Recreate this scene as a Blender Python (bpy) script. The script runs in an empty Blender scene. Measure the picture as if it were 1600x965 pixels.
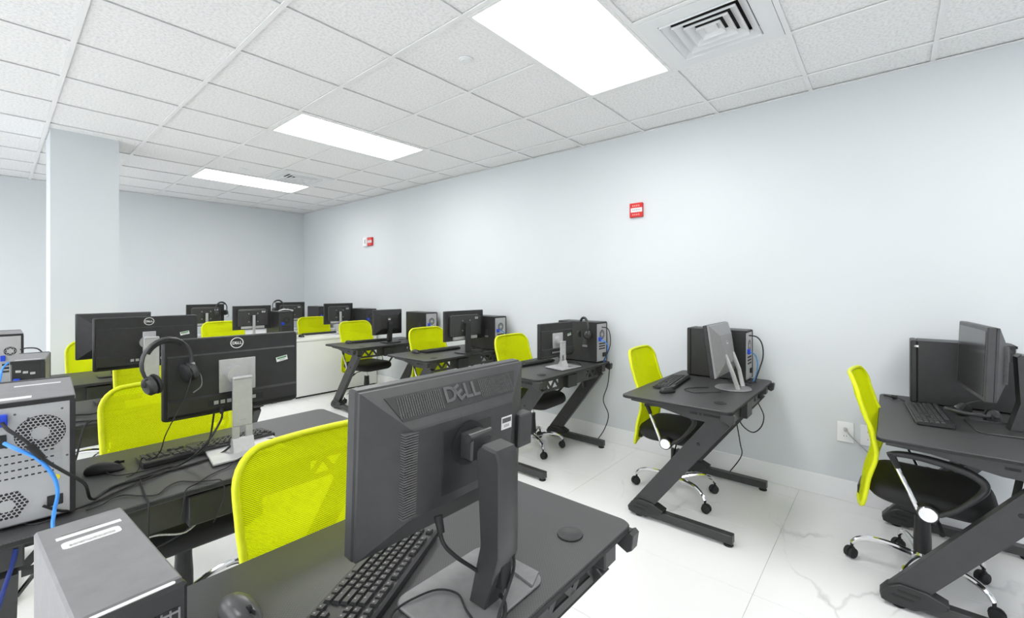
import bpy, math, random
from mathutils import Matrix, Vector

R = math.radians
random.seed(7)
scene = bpy.context.scene
COL = scene.collection

# ------------------------------------------------------------------ camera
cam_d = bpy.data.cameras.new('camera')
cam = bpy.data.objects.new('camera', cam_d)
COL.objects.link(cam)
cam.location = (0.0, 0.0, 1.40)
cam.rotation_euler = (R(90), 0, R(-50.049))
cam_d.sensor_fit = 'HORIZONTAL'
cam_d.sensor_width = 36.0
cam_d.lens = 687.22 / 1600 * 36.0
cam_d.shift_x = -12.76 / 1600
cam_d.shift_y = -32.1 / 1600
cam_d.clip_start = 0.02
scene.camera = cam

# ------------------------------------------------------------------ world, exposure, light level
world = bpy.data.worlds.new('world')
scene.world = world
world.use_nodes = True
world.node_tree.nodes['Background'].inputs['Color'].default_value = (0.93, 0.97, 1.0, 1)
world.node_tree.nodes['Background'].inputs['Strength'].default_value = 1.7
scene.view_settings.view_transform = 'Standard'
scene.view_settings.look = 'None'
scene.view_settings.gamma = 1.0
scene.view_settings.use_curve_mapping = False
scene.view_settings.exposure = 1.28
PANEL_STRENGTH = 6.0      # brightness of the ceiling light diffusers

# ------------------------------------------------------------------ room measures
XR, XL = 3.611, -3.0          # right and left wall
YF, YB = 8.18, -3.0           # far and back wall
ZC = 2.752                    # ceiling
GX0, GY0, GS = 0.2771, 2.2369, 0.6096   # ceiling grid
DZ = 0.75                     # desk height

# ------------------------------------------------------------------ materials
MATS = {}
def principled(name, color, rough=0.5, metal=0.0, spec=0.5, coat=0.0):
    m = bpy.data.materials.new(name)
    m.use_nodes = True
    b = m.node_tree.nodes['Principled BSDF']
    b.inputs['Base Color'].default_value = (*color, 1)
    b.inputs['Roughness'].default_value = rough
    b.inputs['Metallic'].default_value = metal
    b.inputs['Specular IOR Level'].default_value = spec
    b.inputs['Coat Weight'].default_value = coat
    MATS[name] = m
    return m, m.node_tree.nodes, m.node_tree.links, b

def add_noise(name, scale, amount, bump=0.0, detail=4, bscale=None, stretch=None):
    """grain: the base colour varies a little and a fine bump is added"""
    m = MATS[name]; n = m.node_tree.nodes; l = m.node_tree.links; b = n['Principled BSDF']
    tc = n.new('ShaderNodeTexCoord'); src = tc.outputs['Object']
    if stretch:
        mp = n.new('ShaderNodeMapping'); mp.inputs['Scale'].default_value = stretch
        l.new(src, mp.inputs['Vector']); src = mp.outputs['Vector']
    t = n.new('ShaderNodeTexNoise'); t.inputs['Scale'].default_value = scale; t.inputs['Detail'].default_value = detail
    l.new(src, t.inputs['Vector'])
    c = b.inputs['Base Color'].default_value[:3]
    r = n.new('ShaderNodeValToRGB')
    r.color_ramp.elements[0].position = 0.3; r.color_ramp.elements[1].position = 0.7
    r.color_ramp.elements[0].color = (*[x * (1 - amount) for x in c], 1)
    r.color_ramp.elements[1].color = (*[min(1, x * (1 + amount)) for x in c], 1)
    l.new(t.outputs['Fac'], r.inputs['Fac']); l.new(r.outputs['Color'], b.inputs['Base Color'])
    if bump:
        t2 = n.new('ShaderNodeTexNoise'); t2.inputs['Scale'].default_value = bscale or scale * 4; t2.inputs['Detail'].default_value = 2
        l.new(src, t2.inputs['Vector'])
        bp = n.new('ShaderNodeBump'); bp.inputs['Strength'].default_value = bump; bp.inputs['Distance'].default_value = 0.002
        l.new(t2.outputs['Fac'], bp.inputs['Height']); l.new(bp.outputs['Normal'], b.inputs['Normal'])

principled('wall_paint', (0.65, 0.678, 0.70), 0.6, spec=0.25);        add_noise('wall_paint', 1.5, 0.012, 0.05, bscale=180)
principled('white_paint', (0.82, 0.83, 0.84), 0.4);                   add_noise('white_paint', 3, 0.01)
principled('grid_white', (0.86, 0.86, 0.86), 0.5);                    add_noise('grid_white', 5, 0.01)
principled('white_laminate', (0.84, 0.84, 0.85), 0.28);               add_noise('white_laminate', 4, 0.01)
principled('black_plastic', (0.022, 0.022, 0.023), 0.42, spec=0.45);   add_noise('black_plastic', 30, 0.15, 0.06, bscale=900)
principled('dark_plastic', (0.042, 0.042, 0.043), 0.38);              add_noise('dark_plastic', 30, 0.10, 0.05, bscale=900)
principled('black_metal', (0.036, 0.036, 0.037), 0.40, spec=0.5);     add_noise('black_metal', 20, 0.10, 0.08, bscale=1200)
principled('rubber', (0.015, 0.015, 0.016), 0.7);                     add_noise('rubber', 60, 0.2)
principled('key_black', (0.034, 0.034, 0.036), 0.45);                  add_noise('key_black', 90, 0.15)
principled('print_white', (0.75, 0.75, 0.75), 0.6);                   add_noise('print_white', 40, 0.03)
principled('print_dark', (0.09, 0.09, 0.09), 0.6);                    add_noise('print_dark', 400, 0.5)
principled('print_grey', (0.42, 0.42, 0.42), 0.6);                    add_noise('print_grey', 300, 0.4)
principled('print_green', (0.10, 0.25, 0.11), 0.6);                   add_noise('print_green', 400, 0.4)
principled('key_legend', (0.26, 0.26, 0.26), 0.6);                   add_noise('key_legend', 40, 0.05)
principled('letter_grey', (0.10, 0.10, 0.10), 0.5);                  add_noise('letter_grey', 40, 0.05)
principled('mouse_grey', (0.075, 0.075, 0.077), 0.28);                add_noise('mouse_grey', 40, 0.05)
principled('silver', (0.50, 0.50, 0.51), 0.35, metal=0.35);           add_noise('silver', 60, 0.04, 0.03, bscale=900)
principled('steel_panel', (0.46, 0.46, 0.47), 0.42, metal=0.45);      add_noise('steel_panel', 12, 0.06)
principled('grey_case', (0.20, 0.20, 0.205), 0.42);                   add_noise('grey_case', 40, 0.08, 0.08, bscale=1400)
principled('silver_grey', (0.24, 0.24, 0.245), 0.40);                 add_noise('silver_grey', 40, 0.06)
principled('chrome', (0.80, 0.80, 0.81), 0.10, metal=1.0);            add_noise('chrome', 10, 0.02)
principled('screen_glass', (0.022, 0.022, 0.024), 0.16, spec=0.6);    add_noise('screen_glass', 3, 0.05)
principled('seat_fabric', (0.012, 0.012, 0.013), 0.75);               add_noise('seat_fabric', 300, 0.4, 0.25, bscale=1500)
principled('lime_frame', (0.70, 0.76, 0.0), 0.45);                    add_noise('lime_frame', 60, 0.04, 0.1, bscale=600)
principled('blue_plug', (0.012, 0.055, 0.55), 0.4);                   add_noise('blue_plug', 60, 0.1)
principled('blue_cable', (0.05, 0.28, 0.85), 0.4);                    add_noise('blue_cable', 60, 0.08)
principled('navy_cable', (0.01, 0.03, 0.22), 0.4);                    add_noise('navy_cable', 60, 0.08)
principled('yellow_dot', (0.80, 0.66, 0.02), 0.5);                    add_noise('yellow_dot', 60, 0.05)
principled('orange_light', (0.85, 0.30, 0.05), 0.4);                  add_noise('orange_light', 60, 0.05)
principled('alarm_red', (0.62, 0.012, 0.015), 0.35);                  add_noise('alarm_red', 60, 0.06)
principled('alarm_print', (0.85, 0.30, 0.25), 0.5);                   add_noise('alarm_print', 60, 0.06)
principled('vent_dark', (0.012, 0.012, 0.012), 0.7);                  add_noise('vent_dark', 60, 0.2)
principled('teal_plastic', (0.05, 0.22, 0.50), 0.4);                  add_noise('teal_plastic', 60, 0.2)

# desktop: black board with a fine woven (carbon look) surface
m, n, l, b = principled('desktop', (0.065, 0.065, 0.067), 0.44, spec=0.5)
tc = n.new('ShaderNodeTexCoord'); mp = n.new('ShaderNodeMapping'); mp.inputs['Scale'].default_value = (260, 260, 260)
ck = n.new('ShaderNodeTexChecker'); ck.inputs['Scale'].default_value = 1.0
ck.inputs['Color1'].default_value = (0.042, 0.042, 0.043, 1); ck.inputs['Color2'].default_value = (0.060, 0.060, 0.061, 1)
l.new(tc.outputs['Object'], mp.inputs['Vector']); l.new(mp.outputs['Vector'], ck.inputs['Vector'])
l.new(ck.outputs['Color'], b.inputs['Base Color'])
bp = n.new('ShaderNodeBump'); bp.inputs['Strength'].default_value = 0.12; bp.inputs['Distance'].default_value = 0.001
l.new(ck.outputs['Fac'], bp.inputs['Height']); l.new(bp.outputs['Normal'], b.inputs['Normal'])

# lime mesh fabric: a fine weave with small holes
m, n, l, b = principled('lime_mesh', (0.84, 0.90, 0.0), 0.6, spec=0.3)
tc = n.new('ShaderNodeTexCoord')
vo = n.new('ShaderNodeTexVoronoi'); vo.inputs['Scale'].default_value = 240; vo.inputs['Randomness'].default_value = 0.0; vo.voronoi_dimensions = '2D'
mpv = n.new('ShaderNodeMapping'); mpv.inputs['Rotation'].default_value = (R(-90), 0, 0)
mpv2 = n.new('ShaderNodeMapping'); mpv2.inputs['Rotation'].default_value = (0, 0, R(38))
l.new(tc.outputs['Object'], mpv.inputs['Vector']); l.new(mpv.outputs['Vector'], mpv2.inputs['Vector']); l.new(mpv2.outputs['Vector'], vo.inputs['Vector'])
rp = n.new('ShaderNodeValToRGB'); rp.color_ramp.elements[0].position = 0.38; rp.color_ramp.elements[1].position = 0.44
rp.color_ramp.elements[0].color = (0.85, 0.85, 0.85, 1); rp.color_ramp.elements[1].color = (0, 0, 0, 1)
l.new(vo.outputs['Distance'], rp.inputs['Fac'])
tr = n.new('ShaderNodeBsdfTransparent'); tr.inputs['Color'].default_value = (0.95, 1.0, 0.12, 1)
tl = n.new('ShaderNodeBsdfTranslucent'); tl.inputs['Color'].default_value = (0.88, 0.95, 0.0, 1)
mx0 = n.new('ShaderNodeMixShader'); mx0.inputs['Fac'].default_value = 0.25
mx = n.new('ShaderNodeMixShader')
l.new(b.outputs['BSDF'], mx0.inputs[1]); l.new(tl.outputs['BSDF'], mx0.inputs[2])
l.new(rp.outputs['Color'], mx.inputs['Fac']); l.new(mx0.outputs['Shader'], mx.inputs[1]); l.new(tr.outputs['BSDF'], mx.inputs[2])
l.new(mx.outputs['Shader'], n['Material Output'].inputs['Surface'])

# mineral fibre ceiling tile: white with pits
m, n, l, b = principled('ceiling_tile', (0.80, 0.80, 0.80), 0.9, spec=0.1)
tc = n.new('ShaderNodeTexCoord')
t1 = n.new('ShaderNodeTexNoise'); t1.inputs['Scale'].default_value = 70; t1.inputs['Detail'].default_value = 3
l.new(tc.outputs['Object'], t1.inputs['Vector'])
rp = n.new('ShaderNodeValToRGB'); rp.color_ramp.elements[0].position = 0.33; rp.color_ramp.elements[1].position = 0.56
rp.color_ramp.elements[0].color = (0.78, 0.78, 0.78, 1); rp.color_ramp.elements[1].color = (0.91, 0.91, 0.91, 1)
l.new(t1.outputs['Fac'], rp.inputs['Fac']); l.new(rp.outputs['Color'], b.inputs['Base Color'])
bp = n.new('ShaderNodeBump'); bp.inputs['Strength'].default_value = 0.4; bp.inputs['Distance'].default_value = 0.003
l.new(t1.outputs['Fac'], bp.inputs['Height']); l.new(bp.outputs['Normal'], b.inputs['Normal'])

# polished white porcelain with thin grey veins
m, n, l, b = principled('marble', (0.86, 0.86, 0.86), 0.10, spec=0.5)
tc = n.new('ShaderNodeTexCoord'); geo = n.new('ShaderNodeNewGeometry')
mp = n.new('ShaderNodeMapping'); mp.inputs['Rotation'].default_value = (0, 0, R(24)); mp.inputs['Scale'].default_value = (0.55, 1.25, 1)
l.new(geo.outputs['Position'], mp.inputs['Vector'])
oi = n.new('ShaderNodeObjectInfo')
ad = n.new('ShaderNodeVectorMath'); ad.operation = 'ADD'
sc_ = n.new('ShaderNodeVectorMath'); sc_.operation = 'SCALE'; sc_.inputs['Scale'].default_value = 0.0
l.new(mp.outputs['Vector'], ad.inputs[0]); l.new(sc_.outputs['Vector'], ad.inputs[1])
warp = n.new('ShaderNodeTexNoise'); warp.inputs['Scale'].default_value = 1.6; warp.inputs['Detail'].default_value = 5
l.new(ad.outputs['Vector'], warp.inputs['Vector'])
ws = n.new('ShaderNodeVectorMath'); ws.operation = 'SCALE'; ws.inputs['Scale'].default_value = 0.55
l.new(warp.outputs['Color'], ws.inputs[0])
wa = n.new('ShaderNodeVectorMath'); wa.operation = 'ADD'
l.new(ad.outputs['Vector'], wa.inputs[0]); l.new(ws.outputs['Vector'], wa.inputs[1])
vn = n.new('ShaderNodeTexVoronoi'); vn.feature = 'DISTANCE_TO_EDGE'; vn.inputs['Scale'].default_value = 0.75
l.new(wa.outputs['Vector'], vn.inputs['Vector'])
vr = n.new('ShaderNodeValToRGB'); vr.color_ramp.elements[0].position = 0.0; vr.color_ramp.elements[1].position = 0.008
vr.color_ramp.elements[0].color = (1, 1, 1, 1); vr.color_ramp.elements[1].color = (0, 0, 0, 1)
l.new(vn.outputs['Distance'], vr.inputs['Fac'])
brk = n.new('ShaderNodeTexNoise'); brk.inputs['Scale'].default_value = 2.2; brk.inputs['Detail'].default_value = 2
l.new(geo.outputs['Position'], brk.inputs['Vector'])
br2 = n.new('ShaderNodeValToRGB'); br2.color_ramp.elements[0].position = 0.48; br2.color_ramp.elements[1].position = 0.68
l.new(brk.outputs['Fac'], br2.inputs['Fac'])
mu = n.new('ShaderNodeMath'); mu.operation = 'MULTIPLY'
l.new(vr.outputs['Color'], mu.inputs[0]); l.new(br2.outputs['Color'], mu.inputs[1])
mc = n.new('ShaderNodeMix'); mc.data_type = 'RGBA'
mc.inputs['A'].default_value = (0.86, 0.86, 0.86, 1); mc.inputs['B'].default_value = (0.58, 0.58, 0.58, 1)
l.new(mu.outputs['Value'], mc.inputs['Factor']); l.new(mc.outputs['Result'], b.inputs['Base Color'])
principled('grout', (0.62, 0.62, 0.62), 0.8); add_noise('grout', 20, 0.05)

# lit acrylic of the ceiling lights
m, n, l, b = principled('light_panel', (0.9, 0.9, 0.9), 0.4)
em = n.new('ShaderNodeEmission'); em.inputs['Color'].default_value = (1.0, 0.995, 0.98, 1); em.inputs['Strength'].default_value = PANEL_STRENGTH
l.new(em.outputs['Emission'], n['Material Output'].inputs['Surface'])

# ------------------------------------------------------------------ mesh helpers
class MB:
    def __init__(s):
        s.v = []; s.f = []; s.M = Matrix.Identity(4)
    def add(s, verts, faces, M=None):
        T = s.M @ M if M is not None else s.M
        o = len(s.v)
        s.v += [tuple(T @ Vector(p)) for p in verts]
        s.f += [tuple(i + o for i in f) for f in faces]
        return s
    def box(s, x0, x1, y0, y1, z0, z1, c=0.0, M=None):
        """axis box; c = chamfer"""
        if c <= 0:
            v = [(x, y, z) for x in (x0, x1) for y in (y0, y1) for z in (z0, z1)]
            f = [(0, 1, 3, 2), (4, 6, 7, 5), (0, 4, 5, 1), (2, 3, 7, 6), (0, 2, 6, 4), (1, 5, 7, 3)]
            return s.add(v, f, M)
        c = min(c, (x1 - x0) / 2.01, (y1 - y0) / 2.01, (z1 - z0) / 2.01)
        v = []; idx = {}
        for ix, x in enumerate((x0, x1)):
            for iy, y in enumerate((y0, y1)):
                for iz, z in enumerate((z0, z1)):
                    dx = c if ix == 0 else -c; dy = c if iy == 0 else -c; dz = c if iz == 0 else -c
                    idx[ix, iy, iz, 0] = len(v); v.append((x, y + dy, z + dz))
                    idx[ix, iy, iz, 1] = len(v); v.append((x + dx, y, z + dz))
                    idx[ix, iy, iz, 2] = len(v); v.append((x + dx, y + dy, z))
        f = []
        q = [(0, 0), (1, 0), (1, 1), (0, 1)]
        for k in (0, 1):
            a = [idx[k, i, j, 0] for i, j in q]; f.append(a[::-1] if k == 0 else a)
            a = [idx[i, k, j, 1] for i, j in q]; f.append(a if k == 0 else a[::-1])
            a = [idx[i, j, k, 2] for i, j in q]; f.append(a[::-1] if k == 0 else a)
        for i in (0, 1):
            for j in (0, 1):
                a = [idx[0, i, j, 1], idx[1, i, j, 1], idx[1, i, j, 2], idx[0, i, j, 2]]; f.append(a if (i + j) % 2 else a[::-1])
                a = [idx[i, 0, j, 0], idx[i, 1, j, 0], idx[i, 1, j, 2], idx[i, 0, j, 2]]; f.append(a[::-1] if (i + j) % 2 else a)
                a = [idx[i, j, 0, 0], idx[i, j, 1, 0], idx[i, j, 1, 1], idx[i, j, 0, 1]]; f.append(a if (i + j) % 2 else a[::-1])
        for i in (0, 1):
            for j in (0, 1):
                for k in (0, 1):
                    a = [idx[i, j, k, t] for t in range(3)]; f.append(a if (i + j + k) % 2 else a[::-1])
        return s.add(v, [tuple(a) for a in f], M)
    def prism(s, poly, h0, h1, axis='z', M=None, c=0.0):
        """2-D polygon (counter-clockwise) extruded; axis z: (x,y); y: (x,z); x: (y,z). c = chamfer of both rims"""
        n = len(poly)
        def put(p, h):
            return (p[0], p[1], h) if axis == 'z' else ((p[0], h, p[1]) if axis == 'y' else (h, p[0], p[1]))
        rings = [(poly, h0), (poly, h1)]
        if c > 0:
            cx = sum(p[0] for p in poly) / n; cy = sum(p[1] for p in poly) / n
            inn = []
            for p in poly:
                d = math.hypot(p[0] - cx, p[1] - cy) or 1
                inn.append((p[0] - (p[0] - cx) / d * c * 1.3, p[1] - (p[1] - cy) / d * c * 1.3))
            rings = [(inn, h0), (poly, h0 + c), (poly, h1 - c), (inn, h1)]
        v = [put(p, h) for ring, h in rings for p in ring]
        f = []
        for r in range(len(rings) - 1):
            for i in range(n):
                j = (i + 1) % n
                f.append((r * n + i, r * n + j, (r + 1) * n + j, (r + 1) * n + i))
        f.append(tuple(range(n))[::-1]); f.append(tuple((len(rings) - 1) * n + i for i in range(n)))
        if axis == 'y': f = [a[::-1] for a in f]
        return s.add(v, f, M)
    def loft(s, rings, closed=True, caps=True, M=None):
        """list of rings of 3-D points with equal counts"""
        n = len(rings[0]); v = [p for r in rings for p in r]; f = []
        for r in range(len(rings) - 1):
            for i in range(n if closed else n - 1):
                j = (i + 1) % n
                f.append((r * n + i, r * n + j, (r + 1) * n + j, (r + 1) * n + i))
        if caps and closed:
            f.append(tuple(range(n))[::-1]); f.append(tuple((len(rings) - 1) * n + i for i in range(n)))
        return s.add(v, f, M)
    def tube(s, pts, r, seg=8, closed=False, M=None, flat=1.0):
        P = [Vector(p) for p in pts]; n = len(P)
        rings = []; up = None
        for i, p in enumerate(P):
            if closed: t = P[(i + 1) % n] - P[i - 1]
            else: t = P[min(i + 1, n - 1)] - P[max(i - 1, 0)]
            t.normalize()
            if up is None:
                up = Vector((0, 0, 1)) if abs(t.z) < 0.9 else Vector((1, 0, 0))
            a = up - t * up.dot(t)
            if a.length < 1e-5: a = t.orthogonal()
            a.normalize(); bb = t.cross(a); up = a
            rr = r[i] if isinstance(r, (list, tuple)) else r
            rings.append([tuple(p + a * (math.cos(2 * math.pi * k / seg) * rr * flat) + bb * (math.sin(2 * math.pi * k / seg) * rr)) for k in range(seg)])
        if closed: return s.loft(rings + [rings[0]], caps=False, M=M)
        return s.loft(rings, M=M)
    def cyl(s, p0, p1, r0, r1=None, seg=16, M=None):
        p0 = Vector(p0); p1 = Vector(p1)
        return s.tube([p0, p1], [r0, r0 if r1 is None else r1], seg, M=M)
    def lathe(s, prof, seg=24, M=None):
        """profile of (radius, z) about the z axis"""
        rings = [[(r * math.cos(2 * math.pi * k / seg), r * math.sin(2 * math.pi * k / seg), z) for k in range(seg)] for r, z in prof]
        return s.loft(rings, M=M)
    def build(s, name, mat, parent=None, smooth=35, loc=None):
        me = bpy.data.meshes.new(name)
        me.from_pydata(s.v, [], s.f); me.update()
        me.materials.append(MATS[mat])
        if smooth:
            me.polygons.foreach_set('use_smooth', [True] * len(me.polygons))
            me.set_sharp_from_angle(angle=R(smooth))
        o = bpy.data.objects.new(name, me); COL.objects.link(o)
        if parent is not None: o.parent = parent
        if loc is not None: o.location = loc
        return o

def rrect(w, h, r, seg=5, cx=0.0, cy=0.0):
    out = []
    for sx, sy, a0 in ((1, 1, 0), (-1, 1, 90), (-1, -1, 180), (1, -1, 270)):
        for k in range(seg + 1):
            a = R(a0 + 90 * k / seg)
            out.append((cx + sx * (w / 2 - r) + r * math.cos(a), cy + sy * (h / 2 - r) + r * math.sin(a)))
    return out

def smooth_path(pts, n=6):
    """Catmull-Rom through the points"""
    P = [Vector(p) for p in pts]; out = []
    for i in range(len(P) - 1):
        p0 = P[max(i - 1, 0)]; p1 = P[i]; p2 = P[i + 1]; p3 = P[min(i + 2, len(P) - 1)]
        for k in range(n):
            t = k / n
            out.append(tuple(0.5 * ((2 * p1) + (-p0 + p2) * t + (2 * p0 - 5 * p1 + 4 * p2 - p3) * t * t + (-p0 + 3 * p1 - 3 * p2 + p3) * t ** 3)))
    out.append(tuple(P[-1]))
    return out

def T(x, y, z): return Matrix.Translation((x, y, z))
def RX(a): return Matrix.Rotation(R(a), 4, 'X')
def RY(a): return Matrix.Rotation(R(a), 4, 'Y')
def RZ(a): return Matrix.Rotation(R(a), 4, 'Z')

_glyph = {}
def glyph(ch):
    if ch not in _glyph:
        cu = bpy.data.curves.new('glyph', 'FONT'); cu.body = ch; cu.size = 1.0; cu.extrude = 0.04; cu.offset = 0.025; cu.resolution_u = 3
        ob = bpy.data.objects.new('glyph', cu); COL.objects.link(ob)
        bpy.context.view_layer.update()
        me = bpy.data.meshes.new_from_object(ob.evaluated_get(bpy.context.evaluated_depsgraph_get()))
        vs = [tuple(v.co) for v in me.vertices]; fs = [tuple(p.vertices) for p in me.polygons]
        bpy.data.objects.remove(ob); bpy.data.curves.remove(cu); bpy.data.meshes.remove(me)
        _glyph[ch] = (vs, fs)
    return _glyph[ch]
def dell_letters(mb, width, M, depth=1.0):
    """the four letters with the slanted E, centred, reading along +x, facing +z of M"""
    adv = [0.0, 0.66, 1.24, 1.74]; tot = 2.2; k = width / tot
    for ch, a in zip('DELL', adv):
        vs, fs = glyph(ch)
        L = M @ Matrix.Diagonal((k, k, k * depth, 1)) @ T(a - tot / 2, -0.35, 0)
        if ch == 'E': L = L @ T(0.3, 0.35, 0) @ RZ(28) @ T(-0.3, -0.35, 0)
        mb.add(vs, fs, L)

def empty(name, loc=(0, 0, 0), rz=0.0):
    o = bpy.data.objects.new(name, None); COL.objects.link(o)
    o.empty_display_size = 0.1
    o.location = loc; o.rotation_euler = (0, 0, R(rz))
    return o
def tag(o, label, cat, group=None, kind=None):
    o['label'] = label; o['category'] = cat
    if group: o['group'] = group
    if kind: o['kind'] = kind
    return o
def structure(o, label=None):
    o['kind'] = 'structure'
    if label: o['label'] = label
    return o
def copy_tree(o, parent=None):
    c = o.copy(); COL.objects.link(c)
    c.parent = parent
    for ch in list(o.children): copy_tree(ch, c)
    return c
def copies(proto, specs, group, cat):
    """specs: (x, y, z, rz, label); the first one is the prototype itself"""
    for i, (x, y, z, rz, lab) in enumerate(specs):
        o = proto if i == 0 else copy_tree(proto)
        o.location = (x, y, z); o.rotation_euler = (0, 0, R(rz))
        tag(o, lab, cat, group)

# ------------------------------------------------------------------ the room
def wall(name, x0, x1, y0, y1, label):
    return structure(MB().box(x0, x1, y0, y1, -0.05, 2.9).build(name, 'wall_paint', smooth=0), label)
wall('wall_right', XR, XR + 0.12, YB, YF, 'long pale blue-grey wall behind the row of desks')
wall('wall_far', XL, XR + 0.12, YF, YF + 0.12, 'pale blue-grey end wall of the room')
ADDED_WIN = [(-2.4, .2), (.9, 3.5), (4.2, 6.8)]            # windows added for more daylight, in the unseen wall opposite the desks
wl = MB().box(XL - .12, XL, YB, YF, -.05, .55).box(XL - .12, XL, YB, YF, 2.55, 2.9)
for a, b_ in zip([YB] + [w[1] for w in ADDED_WIN], [w[0] for w in ADDED_WIN] + [YF]): wl.box(XL - .12, XL, a, b_, .55, 2.55)
structure(wl.build('wall_left', 'wall_paint', smooth=0), 'pale blue-grey wall out of view, opened for added windows')
m, n, l, b = principled('added_window_glass', (1, 1, 1), 0.02)
tb = n.new('ShaderNodeBsdfTransparent'); gb = n.new('ShaderNodeBsdfGlossy'); gb.inputs['Roughness'].default_value = .02
mg = n.new('ShaderNodeMixShader'); mg.inputs['Fac'].default_value = .06
l.new(tb.outputs['BSDF'], mg.inputs[1]); l.new(gb.outputs['BSDF'], mg.inputs[2]); l.new(mg.outputs['Shader'], n['Material Output'].inputs['Surface'])
for k, (a, b_) in enumerate(ADDED_WIN):
    wf = MB()
    for q in (a, (a + b_) / 2 - .03, b_ - .06): wf.box(XL - .09, XL - .03, q, q + .06, .55, 2.55)
    wf.box(XL - .09, XL - .03, a, b_, .55, .61).box(XL - .09, XL - .03, a, b_, 2.49, 2.55)
    fo = structure(wf.build('added_window_%d' % (k + 1), 'white_paint', smooth=0), 'glazing added for daylight in the wall out of view')
    for q0, q1 in ((a + .06, (a + b_) / 2 - .03), ((a + b_) / 2 + .03, b_ - .06)):
        MB().box(XL - .062, XL - .058, q0, q1, .61, 2.49).build('pane', 'added_window_glass', fo, smooth=0)
wall('wall_back', XL - 0.12, XR + 0.12, YB - 0.12, YB, 'pale blue-grey wall behind the viewer')
structure(MB().box(0.300, 0.735, 5.45, 5.90, 0, 2.80).build('column', 'wall_paint', smooth=0), 'square pale blue-grey column rising to the ceiling')
def skirting(name, x0, x1, y0, y1, lab):
    structure(MB().box(x0, x1, y0, y1, 0.0, 0.138, 0.003).build(name, 'white_paint', smooth=0), lab)
skirting('baseboard_right', XR - 0.014, XR, YB, YF, 'white baseboard along the long wall')
skirting('baseboard_far', XL, XR - 0.014, YF - 0.014, YF, 'white baseboard along the end wall')

# floor: bedding plus polished tiles, each its own piece
floor = structure(MB().box(XL, XR, YB, YF, -0.06, -0.003).build('floor', 'grout', smooth=0), 'polished white marble-look tile floor with grey veins')
TXW, TYL = 0.60, 1.20
cols = range(-9, 4)
tile_mesh = {}
for i in cols:
    x0 = 2.228 + i * TXW; x1 = x0 + TXW
    yoff = 0.477
    for j in range(-3, 8):
        y0 = yoff + j * TYL; y1 = y0 + TYL
        a0, a1, b0, b1 = max(x0, XL), min(x1, XR), max(y0, YB), min(y1, YF)
        if a1 - a0 < 0.02 or b1 - b0 < 0.02: continue
        w, d = round(a1 - a0, 4), round(b1 - b0, 4)
        if (w, d) not in tile_mesh:
            t = MB().box(-w / 2 + .0008, w / 2 - .0008, -d / 2 + .0008, d / 2 - .0008, -0.012, 0, 0.0006).build('tile', 'marble', floor, smooth=0)
            tile_mesh[w, d] = t.data
        else:
            t = bpy.data.objects.new('tile', tile_mesh[w, d]); COL.objects.link(t); t.parent = floor
        t.location = ((a0 + a1) / 2, (b0 + b1) / 2, 0)

# ceiling: slab, T-bar grid and tiles
ceiling = structure(MB().box(XL, XR, YB, YF, ZC + 0.05, ZC + 0.12).build('ceiling', 'grid_white', smooth=0), 'white suspended ceiling of square fissured tiles')
LIGHTS = [(cx, ry) for cx in (2, -4) for ry in (-6, -2, 2, 6)]       # grid cell (column, row) of each 2 x 4 light, two cells wide; unseen ones added to brighten the room
DIFF = [(3, -3), (3, 5)]
skip = set(DIFF)
for (cx, ry) in LIGHTS: skip |= {(cx, ry), (cx + 1, ry)}
kx = [k for k in range(-8, 8)]; ky = [k for k in range(-12, 14)]
cell_mesh = {}
for i in kx:
    for j in ky:
        if (i, j) in skip: continue
        a0, a1 = max(GX0 + i * GS, XL), min(GX0 + (i + 1) * GS, XR)
        b0, b1 = max(GY0 + j * GS, YB), min(GY0 + (j + 1) * GS, YF)
        if a1 - a0 < 0.03 or b1 - b0 < 0.03: continue
        w, d = round(a1 - a0, 4), round(b1 - b0, 4)
        if (w, d) not in cell_mesh:
            t = MB().box(-w / 2 + .006, w / 2 - .006, -d / 2 + .006, d / 2 - .006, 0, 0.016, 0.002).build('ceiling_tile', 'ceiling_tile', ceiling, smooth=0)
            cell_mesh[w, d] = t.data
        else:
            t = bpy.data.objects.new('ceiling_tile', cell_mesh[w, d]); COL.objects.link(t); t.parent = ceiling
        t.location = ((a0 + a1) / 2, (b0 + b1) / 2, ZC + 0.010)
for i in kx:
    x = GX0 + i * GS
    if XL < x < XR:
        cuts = sorted((GY0 + ry * GS, GY0 + (ry + 1) * GS) for cx, ry in LIGHTS if cx + 1 == i)
        start = YB
        for a, b_ in cuts + [(YF, YF)]:
            if a - start > .05:
                MB().box(x - .012, x + .012, start, a, ZC, ZC + 0.006).box(x - .002, x + .002, start, a, ZC + .006, ZC + .04).build('grid_bar', 'grid_white', ceiling, smooth=0)
            start = b_
for j in ky:
    y = GY0 + j * GS
    if YB < y < YF:
        MB().box(XL, XR, y - .012, y + .012, ZC + .0006, ZC + 0.0056).box(XL, XR, y - .002, y + .002, ZC + .006, ZC + .038).build('grid_bar', 'grid_white', ceiling, smooth=0)
mb = MB()
mb.box(XR - .022, XR, YB, YF, ZC - .0005, ZC + .003).box(XL, XL + .022, YB, YF, ZC - .0005, ZC + .003)
mb.box(XL, XR, YF - .022, YF, ZC - .0007, ZC + .003).box(XL, XR, YB, YB + .022, ZC - .0007, ZC + .003)
mb.build('edge_trim', 'grid_white', ceiling, smooth=0)

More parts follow.
